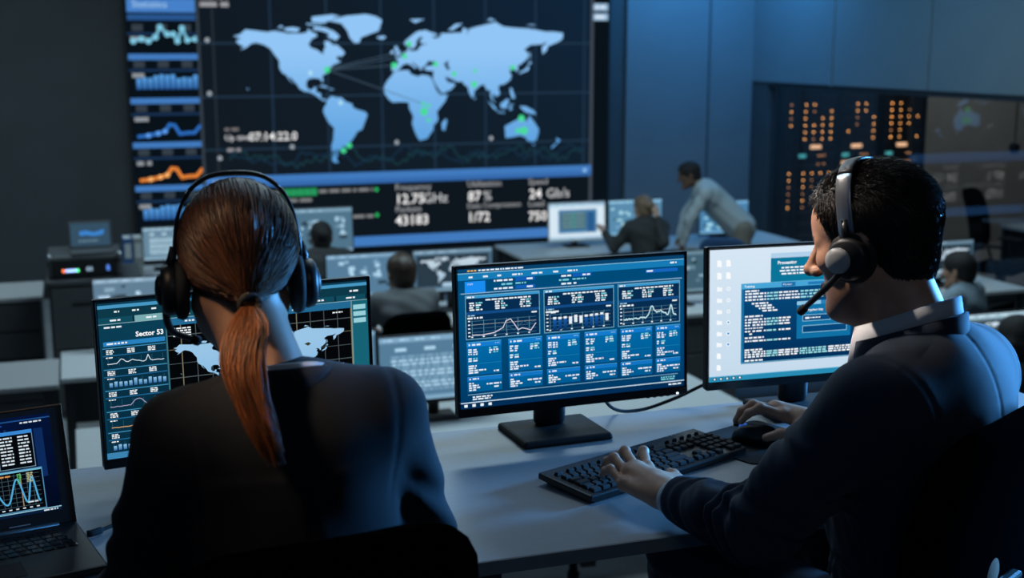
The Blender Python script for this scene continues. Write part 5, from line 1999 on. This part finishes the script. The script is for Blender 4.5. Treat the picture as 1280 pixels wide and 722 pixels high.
def back_laptop():
    t = thing('laptop', 'small grey laptop open on top of the recorder unit', 'laptop', (0.10, 9.58, 0.101), 0.05)
    MB().box((0, -.10, .010), (.30, .20, .018), .004, 1).build('base', M_CAB, t)
    T = Matrix.Translation((0, 0, .018)) @ Matrix.Rotation(math.radians(-12), 4, 'X')
    lid = MB().box((0, .004, .10), (.30, .008, .19), .003, 1).move(T).build('lid', M_CAB, t)
    cv = Canvas(100, 62, (52, 78, 98), .0004)
    cv.poly([(22, 22), (40, 20), (60, 26), (86, 18), (84, 32), (60, 36), (40, 32), (24, 34)], (60, 130, 205), 1)
    cv.words(20, 46, 50, 4, (110, 140, 160), 1)
    cv.build('display_picture', .27, .165, T @ Matrix.Translation((0, -.0015, .10)), lid, 1.0)


back_laptop()


def binder(label, x, y, col):
    t = thing('ring_binder', label, 'binder', (x, y, LDESK + .001))
    MB().box((-.034, 0, .16), (.006, .28, .32), .001, 1).box((.034, 0, .16), (.006, .28, .32), .001, 1).box((0, -.138, .16), (.07, .006, .32), .001, 1).build('cover', mat('binder_%s' % label[:4], col, .5), t)
    MB().box((0, .01, .16), (.058, .26, .30)).build('paper', M_WHITED, t)
    MB().box((0, -.1425, .22), (.05, .002, .12)).build('spine_label', M_WHITED, t)


binder('blue ring binder standing beside the small monitor under the wall screen', .395, 10.86, (.03, .10, .28))
binder('grey ring binder standing between the blue binder and a monitor', .475, 10.86, (.25, .27, .27))


def bmon(label, x, y, kind, seed, zc=None, w=.54, h=.325, yaw=0.0, base=(92, 134, 164), st=.85, z=LDESK, frame=None):
    return monitor('monitor', label, (x, y, z), yaw, w, h, zc or .30, math.radians(3), pic_back(kind, seed, base), base=(.22, .18), strength=st, simple=True, rim=.010, chin=.022, frame_m=frame, neck_w=.06)


bmon('hazy monitor listing rows of text, between the woman and the blue dashboard', 1.68, 6.06, 'table', 1, .265, .60, .36)
bmon('hazy monitor mostly hidden behind the Sector 53 monitor', 1.15, 6.24, 'table', 8, .285)
bmon('pale hazy monitor left of the head of the man in the grey jacket', 1.88, 8.6, 'tiles', 2, .29, .55)
bmon('hazy monitor with a world map right of the man in the grey jacket', 2.52, 8.6, 'map', 3, .29, .60, base=(84, 118, 142))
bmon('wide pale monitor above the left end of the Sector 53 monitor', .35, 8.05, 'tiles', 4, .31, .56, base=(104, 136, 160))
bmon('large hazy monitor behind the dark-haired person near the wall screen', 1.86, 10.1, 'tiles', 5, .40, .53, .38, base=(86, 124, 148))
bmon('small pale monitor beside the two binders', .72, 11.0, 'table', 6, .22, .40, .30, base=(110, 145, 168))
bmon('white-framed monitor with an open window, left of the woman by the blue wall', 4.45, 11.05, 'window', 7, .235, .575, .37, frame=M_WHITED, st=1.0)
bmon('light blue monitor behind the head of the woman by the blue wall', 5.07, 11.1, 'tiles', 9, .24, .57, .36, base=(96, 150, 186))
bmon('monitor behind the leaning man, showing at his waist', 6.02, 11.1, 'tiles', 10, .20, .55, .34, base=(80, 140, 185))
bmon('monitor showing as a narrow strip left of the pale desktop monitor', 4.12, 8.25, 'tiles', 11, .24, .54, .33, base=(70, 104, 122))
bmon('monitor behind the head of the man in the light blue shirt', 6.42, 8.25, 'map', 12, .21, .56, .31, base=(70, 100, 120))
bmon('bright monitor behind the long-haired woman at the right edge', 5.12, 6.0, 'map', 13, .17, .58, .33, base=(120, 150, 165), st=.95)

M_JGREY = mat('grey_jacket', (.11, .12, .13), .9, noise=.1, nscale=200)
M_BLUES = mat('light_blue_shirt', (.22, .30, .36), .85, noise=.05, nscale=200)
M_GSHIRT = mat('pale_green_grey_shirt', (.40, .46, .48), .85, noise=.05, nscale=100)
M_DKTOP = mat('dark_grey_top', (.035, .038, .04), .9)
M_KHAKI = mat('khaki_trousers', (.20, .18, .15), .9)
M_HAIRB = mat('near_black_hair', (.006, .005, .005), .75, noise=.3, nscale=120)
M_HAIRG = mat('light_brown_hair', (.20, .13, .08), .5, noise=.3, nscale=120)


def back_person(label, loc, th, top_m, hair_m, skin, hair='short', head=(0, .07, 1.215), joints=None, h=.009, legs=True, s=1.0, pants=None, headpitch=5, headturn=0.0):
    """seated by default; joints override local positions (x right, y ahead, z up from the floor)"""
    T = frame_of(th)
    O = np.array((loc[0], loc[1], FLOOR))
    L = lambda p: O + T @ np.array(p, float)
    J = dict(pel=(0, -.06, .56), chest=(0, .0, .90), sl=(-.165, .02, 1.04), sr=(.165, .02, 1.04), el=(-.23, .13, .83), er=(.23, .13, .83),
             wl=(-.12, .36, .79), wr=(.12, .36, .79), neck=(0, .02, 1.07), kl=(-.11, .40, .56), kr=(.11, .40, .56), fl=(-.11, .40, .09), fr=(.11, .40, .09))
    J.update(joints or {})
    Q = {k: L(v) for k, v in J.items()}
    H = L(head)
    A = frame_of(th + headturn, math.radians(headpitch))
    allp = np.array(list(Q.values()) + [H])
    lo, hi = allp.min(0) - .2, allp.max(0) + .2
    lo[2] = max(lo[2], FLOOR - .02)
    F = Field(lo, hi, h)
    P = sculpt_head(F, H, A, s, hair != 'short', True, h < .0075)
    if h >= .0075:
        F.cone(P(0, .086, .0), P(0, .110, -.035), .012, .014, .01)
    F.cone(P(0, -.025, -.05), Q['neck'], .052, .055, .02)
    F.cone(Q['neck'], Q['chest'], .07, .09, .03)
    F.cone(Q['chest'], Q['pel'], .10, .10, .03)
    for a in 'lr':
        F.cone(Q['neck'], Q['s' + a], .05, .045, .02)
        F.cone(Q['s' + a], Q['e' + a], .04, .034, .01)
        F.cone(Q['e' + a], Q['w' + a], .034, .026, .01)
        d = Q['w' + a] - Q['e' + a]
        d /= np.linalg.norm(d)
        F.cone(Q['w' + a], Q['w' + a] + d * .075, .026, .034, .01, 'u', (T @ np.array((0, 0, 1)), .6))
        sd = np.cross(d, (0, 0, 1))
        sd /= max(np.linalg.norm(sd), 1e-3)
        for k, off in enumerate((-.03, -.01, .01, .03)):
            b = Q['w' + a] + d * .075 + sd * off
            F.cone(b, b + d * (.06, .075, .08, .065)[k] + np.array((0, 0, -.02)), .010, .008, .004)
        sg = -1 if a == 'r' else 1
        F.cone(Q['w' + a] + d * .03, Q['w' + a] + d * .085 + sd * .05 * sg, .014, .009, .008)
    body, _ = F.build('person', M_SKIN, None, O, 1, skin_color(skin, H, A, s=s))
    tag(body, label, 'person')
    C = Field(lo, hi, h)
    C.cone(Q['chest'] + (Q['sl'] - Q['chest']) * .5, Q['chest'] + (Q['sr'] - Q['chest']) * .5, .11, .11, .05)
    C.cone(Q['chest'], Q['pel'], .135, .145, .06, 'u', (T[:, 1], .85))
    C.cone(Q['chest'] + (Q['neck'] - Q['chest']) * .75, Q['pel'], .11, .13, .05)
    for a in 'lr':
        C.cone(Q['neck'] - np.array((0, 0, .005)), Q['s' + a], .055, .062, .04)
        C.cone(Q['s' + a], Q['e' + a], .060, .050, .025)
        C.cone(Q['e' + a], Q['e' + a] + (Q['w' + a] - Q['e' + a]) * .92, .048, .036, .02)
    C.push(lambda x, y, z: .003 * np.sin(z * 50 + x * 30 + 2 * np.sin(y * 25)), lo, hi)
    C.build('top', top_m, body, O, 2)
    # collar
    nc = Q['neck']
    up = H - nc
    up /= np.linalg.norm(up)
    MB().tube([Vector(nc - up * .01 - O), Vector(nc + up * .035 - O), Vector(nc + up * .04 - O)], [.072, .064, .058], 16).build('collar', top_m, body)
    if legs:
        R = Field(lo, hi, h)
        for a in 'lr':
            hp = Q['pel'] + T @ np.array((.09 * (-1 if a == 'l' else 1), 0, 0))
            R.cone(hp, Q['k' + a], .095, .070, .03)
            R.cone(Q['k' + a], Q['f' + a], .066, .050, .02)
        R.build('trousers', pants or M_TROUS, body, O, 1)
        S = Field(lo, hi, h)
        for a in 'lr':
            q = Q['f' + a] * 1.0
            q[2] = FLOOR + .05
            S.cone(q - T[:, 1] * .04, q + T[:, 1] * .14 - np.array((0, 0, .01)), .042, .036, .02)
        S.cut((0, 0, FLOOR + .004), (0, 0, -1), lo, hi)
        S.build('shoes', M_SHOE, body, O, 1)
    G = Field(H - .30, H + .2, min(h, .008))
    G.ell(P(0, -.014, .034), np.array((.083, .104, .092)) * s, .004, 'u', A)
    G.ell(P(0, .026, .046), np.array((.070, .068, .066)) * s, .02, 'u', A)
    G.ell(P(0, -.055, -.030), np.array((.064, .055, .055)) * s, .03, 'u', A)
    if hair == 'short':
        G.cut(P(0, .0, -.030), A @ np.array((0, .52, -.85)), H - .3, H + .2, .006)
    G.ell(P(0, .120, -.030), np.array((.090, .082, .108)) * s, .006, 's', A)
    if hair == 'long':
        for sx in (-1, 1):
            G.cone(P(sx * .06, -.03, -.02), P(sx * .065, -.02, -.20), .045, .035, .03)
        G.cone(P(0, -.07, -.02), P(0, -.075, -.22), .06, .05, .03)
    if hair == 'bun':
        G.cut(P(0, .0, -.045), A @ np.array((0, .45, -.89)), H - .3, H + .2, .006)
        G.ell(P(0, -.11, .03), np.array((.045, .04, .045)) * s, .01, 'u', A)
    G.push(lambda x, y, z: .002 * np.sin(x * 180 + 3 * np.sin(z * 60)) * np.sin(y * 160), H - .3, H + .2)
    G.build('hair', hair_m, body, O, 1)
    return body


R_ = math.radians
back_person('man in a grey jacket seated with his back to us', (1.915, 7.60), R_(-4), M_JGREY, mat('brown_hair', (.035, .020, .012), .5), (.42, .24, .17), head=(0, .07, 1.20), s=1.1)
office_chair('office_chair', 'black office chair of the man in the grey jacket', (1.93, 7.62, FLOOR), R_(3), back_h=.44, back_w=.46, recline=.08)
back_person('person with black hair seen from behind before the large hazy monitor', (1.735, 9.36), R_(0), M_DKTOP, M_HAIRB, (.30, .18, .13), hair='bun', head=(0, .06, 1.19))
office_chair('office_chair', 'dark office chair of the black-haired person near the wall screen', (1.735, 9.38, FLOOR), R_(0), back_h=.36, back_w=.44, recline=.08)
back_person('woman with light brown hair by the blue wall, one hand to her head', (4.84, 10.36), R_(-6), M_DKTOP, M_HAIRG, (.52, .32, .23), hair='bun',
            head=(0, .06, 1.16), joints=dict(el=(-.27, .10, .82), wl=(-.26, .30, .93), er=(.06, -.20, .88), wr=(.05, -.10, 1.10), sr=(.16, -.01, 1.0), sl=(-.16, .02, 1.0), neck=(0, .02, 1.04)))
office_chair('office_chair', 'dark office chair of the woman by the blue wall', (4.85, 10.30, FLOOR), R_(3), back_h=.26, back_w=.46, recline=.10)
# leaning man
leaner = back_person('dark-haired man in a pale shirt leaning over the far desk', (5.87, 10.48), R_(-68), M_GSHIRT, M_HAIRB, (.16, .085, .055), head=(0, .50, 1.42), headpitch=14,
            joints=dict(pel=(0, .0, .93), chest=(0, .28, 1.19), sl=(-.18, .36, 1.27), sr=(.18, .36, 1.27), neck=(0, .38, 1.31), el=(-.22, .50, 1.03), wl=(-.21, .56, .79),
                        er=(.22, .50, 1.03), wr=(.20, .56, .79), kl=(-.10, .02, .50), kr=(.10, -.02, .50), fl=(-.10, -.06, .08), fr=(.10, -.08, .08)), pants=M_KHAKI)
MB().lathe([(.146, -.022), (.150, 0), (.146, .022)], (-.01, 0, .945), sides=24).build('belt', M_SHOE, leaner)
back_person('man in a light blue shirt seated at the right, seen from behind', (5.69, 7.05), R_(-28), M_BLUES, M_HAIRB, (.36, .20, .14), head=(0, .07, 1.10), s=1.08,
            joints=dict(sl=(-.17, .02, .94), sr=(.17, .02, .94), neck=(0, .02, .97), chest=(0, 0, .80)))
office_chair('office_chair', 'black office chair of the man in the light blue shirt', (5.70, 7.04, FLOOR), R_(24), back_h=.34, back_w=.46, recline=.08)
back_person('woman with long dark hair at the right edge of the picture', (4.73, 5.36), R_(-10), M_DKTOP, M_HAIRB, (.42, .25, .18), hair='long', head=(0, .06, 1.06), s=1.1,
            joints=dict(sl=(-.15, .0, .88), sr=(.15, .0, .88), neck=(0, .0, .91), chest=(0, 0, .74)))
office_chair('office_chair', 'black office chair of the long-haired woman at the right edge', (4.74, 5.34, FLOOR), R_(8), back_h=.30, back_w=.44)
office_chair('office_chair', 'empty black office chair behind the dashboard monitor', (2.06, 5.12, FLOOR), R_(-8), back_h=.44, back_w=.44)
office_chair('office_chair', 'blue office chair between the seated woman and the leaning man', (5.40, 9.95, FLOOR), R_(-30), back_h=.40, back_w=.42, m=M_FABB, arms=False)
office_chair('office_chair', 'dark mesh-backed chair standing behind the glass partition', (8.62, 10.25, FLOOR), R_(-150), back_h=.62, back_w=.50)
bench('work_desk', 'grey desk behind the glass partition beside the chair', 9.2, 11.6, 10.2, 10.95, M_DESK)

# ------------------------------------------------------------------ server racks behind the glass
M_RACK = mat('rack_black', (.008, .010, .013), .4, noise=.1, nscale=30)
M_UNIT = mat('rack_unit_black', (.012, .016, .022), .35)
M_AMBER = mat('amber_led', (.8, .35, .1), .5, emit=(1.0, .40, .11), estr=4.0)
M_AMBD = mat('amber_led_dim', (.4, .2, .1), .5, emit=(1.0, .42, .16), estr=1.2)
M_PEACH = mat('peach_indicator', (.9, .6, .4), .5, emit=(1.0, .52, .28), estr=1.3)
M_TEAL = mat('teal_indicator', (.1, .5, .5), .5, emit=(.08, .42, .42), estr=.9)
_b = MB().lathe([(.001, -.006), (.009, -.006), (.009, 0), (.001, 0)], axis='Y', sides=10)
LED_ME = mesh_from(_b.v, _b.f)
LED_ME.materials.append(M_AMBER)
LED_MD = LED_ME.copy()
LED_MD.materials.clear()
LED_MD.materials.append(M_AMBD)


def rack(label, x0, x1, cols, seed):
    rng = random.Random(seed)
    yf, dp, zt = 13.42, .55, 1.25
    w = x1 - x0
    t = thing('server_rack', label, 'server rack', ((x0 + x1) / 2, yf + dp / 2, FLOOR), 0, 'server racks behind the glass')
    h = zt - FLOOR
    MB().box((0, .02, h / 2), (w - .01, dp - .04, h), .004, 1).build('cabinet_body', M_RACK, t)
    for s_ in (-1, 1):
        MB().box((s_ * (w / 2 - .018), -dp / 2 + .005, h / 2), (.03, .05, h)).build('front_post', M_RACK, t)
    n = int(h / .14)
    units = []
    for k in range(n):
        u = MB().box((0, -dp / 2 + .012, .06 + k * .14 + .065), (w - .075, .03, .128), .003, 1).build('server_unit', M_UNIT, t)
        units.append(u)

    def unit_at(z):
        return units[max(0, min(n - 1, int((z - .06) / .14)))]
    fy = -dp / 2 - .004
    zs = [.44 + .082 * k for k in range(6)] + [.03 - .082 * k for k in range(7)]
    for c in range(cols):
        x = -w / 2 + (c + 1) * w / (cols + 1) if cols > 1 else .0
        run, on = 0, True
        for i, z in enumerate(zs):
            if run <= 0:
                on = rng.random() < .62
                run = rng.choice((1, 1, 1, 2, 4)) if on else rng.choice((1, 2, 2))
            run -= 1
            if on:
                link('indicator_light', LED_ME if rng.random() < (.85 if z > .2 else .7) else LED_MD, None, unit_at(z - FLOOR), loc=(x, fy, z - FLOOR))
    if cols > 1:
        bar = lambda x, z, ww, m: MB().box((x, fy, z - FLOOR), (ww, .008, .045), .003, 1).build('status_bar', m, unit_at(z - FLOOR))
        bar(-.02 if seed != 2 else -.05, .345, .15, M_PEACH)
        bar(-.20, .24, .10, M_TEAL)
        if seed != 1:
            bar(-.20, .14, .11, M_PEACH)
        for z in (.24, .14):
            for x in (.02, .06, .10):
                if rng.random() < .8:
                    link('indicator_light', LED_MD, None, unit_at(z - FLOOR), loc=(x, fy, z - FLOOR))


rack('slim server rack beside the post, nearest the blue wall', 8.06, 8.20, 1, 0)
rack('server rack with amber lights, first full one from the post', 8.21, 8.80, 4, 1)
rack('server rack with amber lights, middle one behind the glass', 8.81, 9.40, 4, 2)
rack('server rack with amber lights, last one before the grey wall', 9.41, 10.04, 4, 3)
p = thing('pendant_device', 'small black device hanging on a cord behind the glass', 'pendant', (9.09, 10.69, .52))
MB().lathe([(.001, -.06), (.04, -.05), (.055, -.01), (.05, .04), (.02, .06), (.001, .062)], sides=16).build('device_body', M_BLACK, p)
MB().tube([(0, 0, .05), (.005, 0, 1.0), (0, 0, CEIL - .52)], .008, 6).build('cord', M_RUBBER, p)
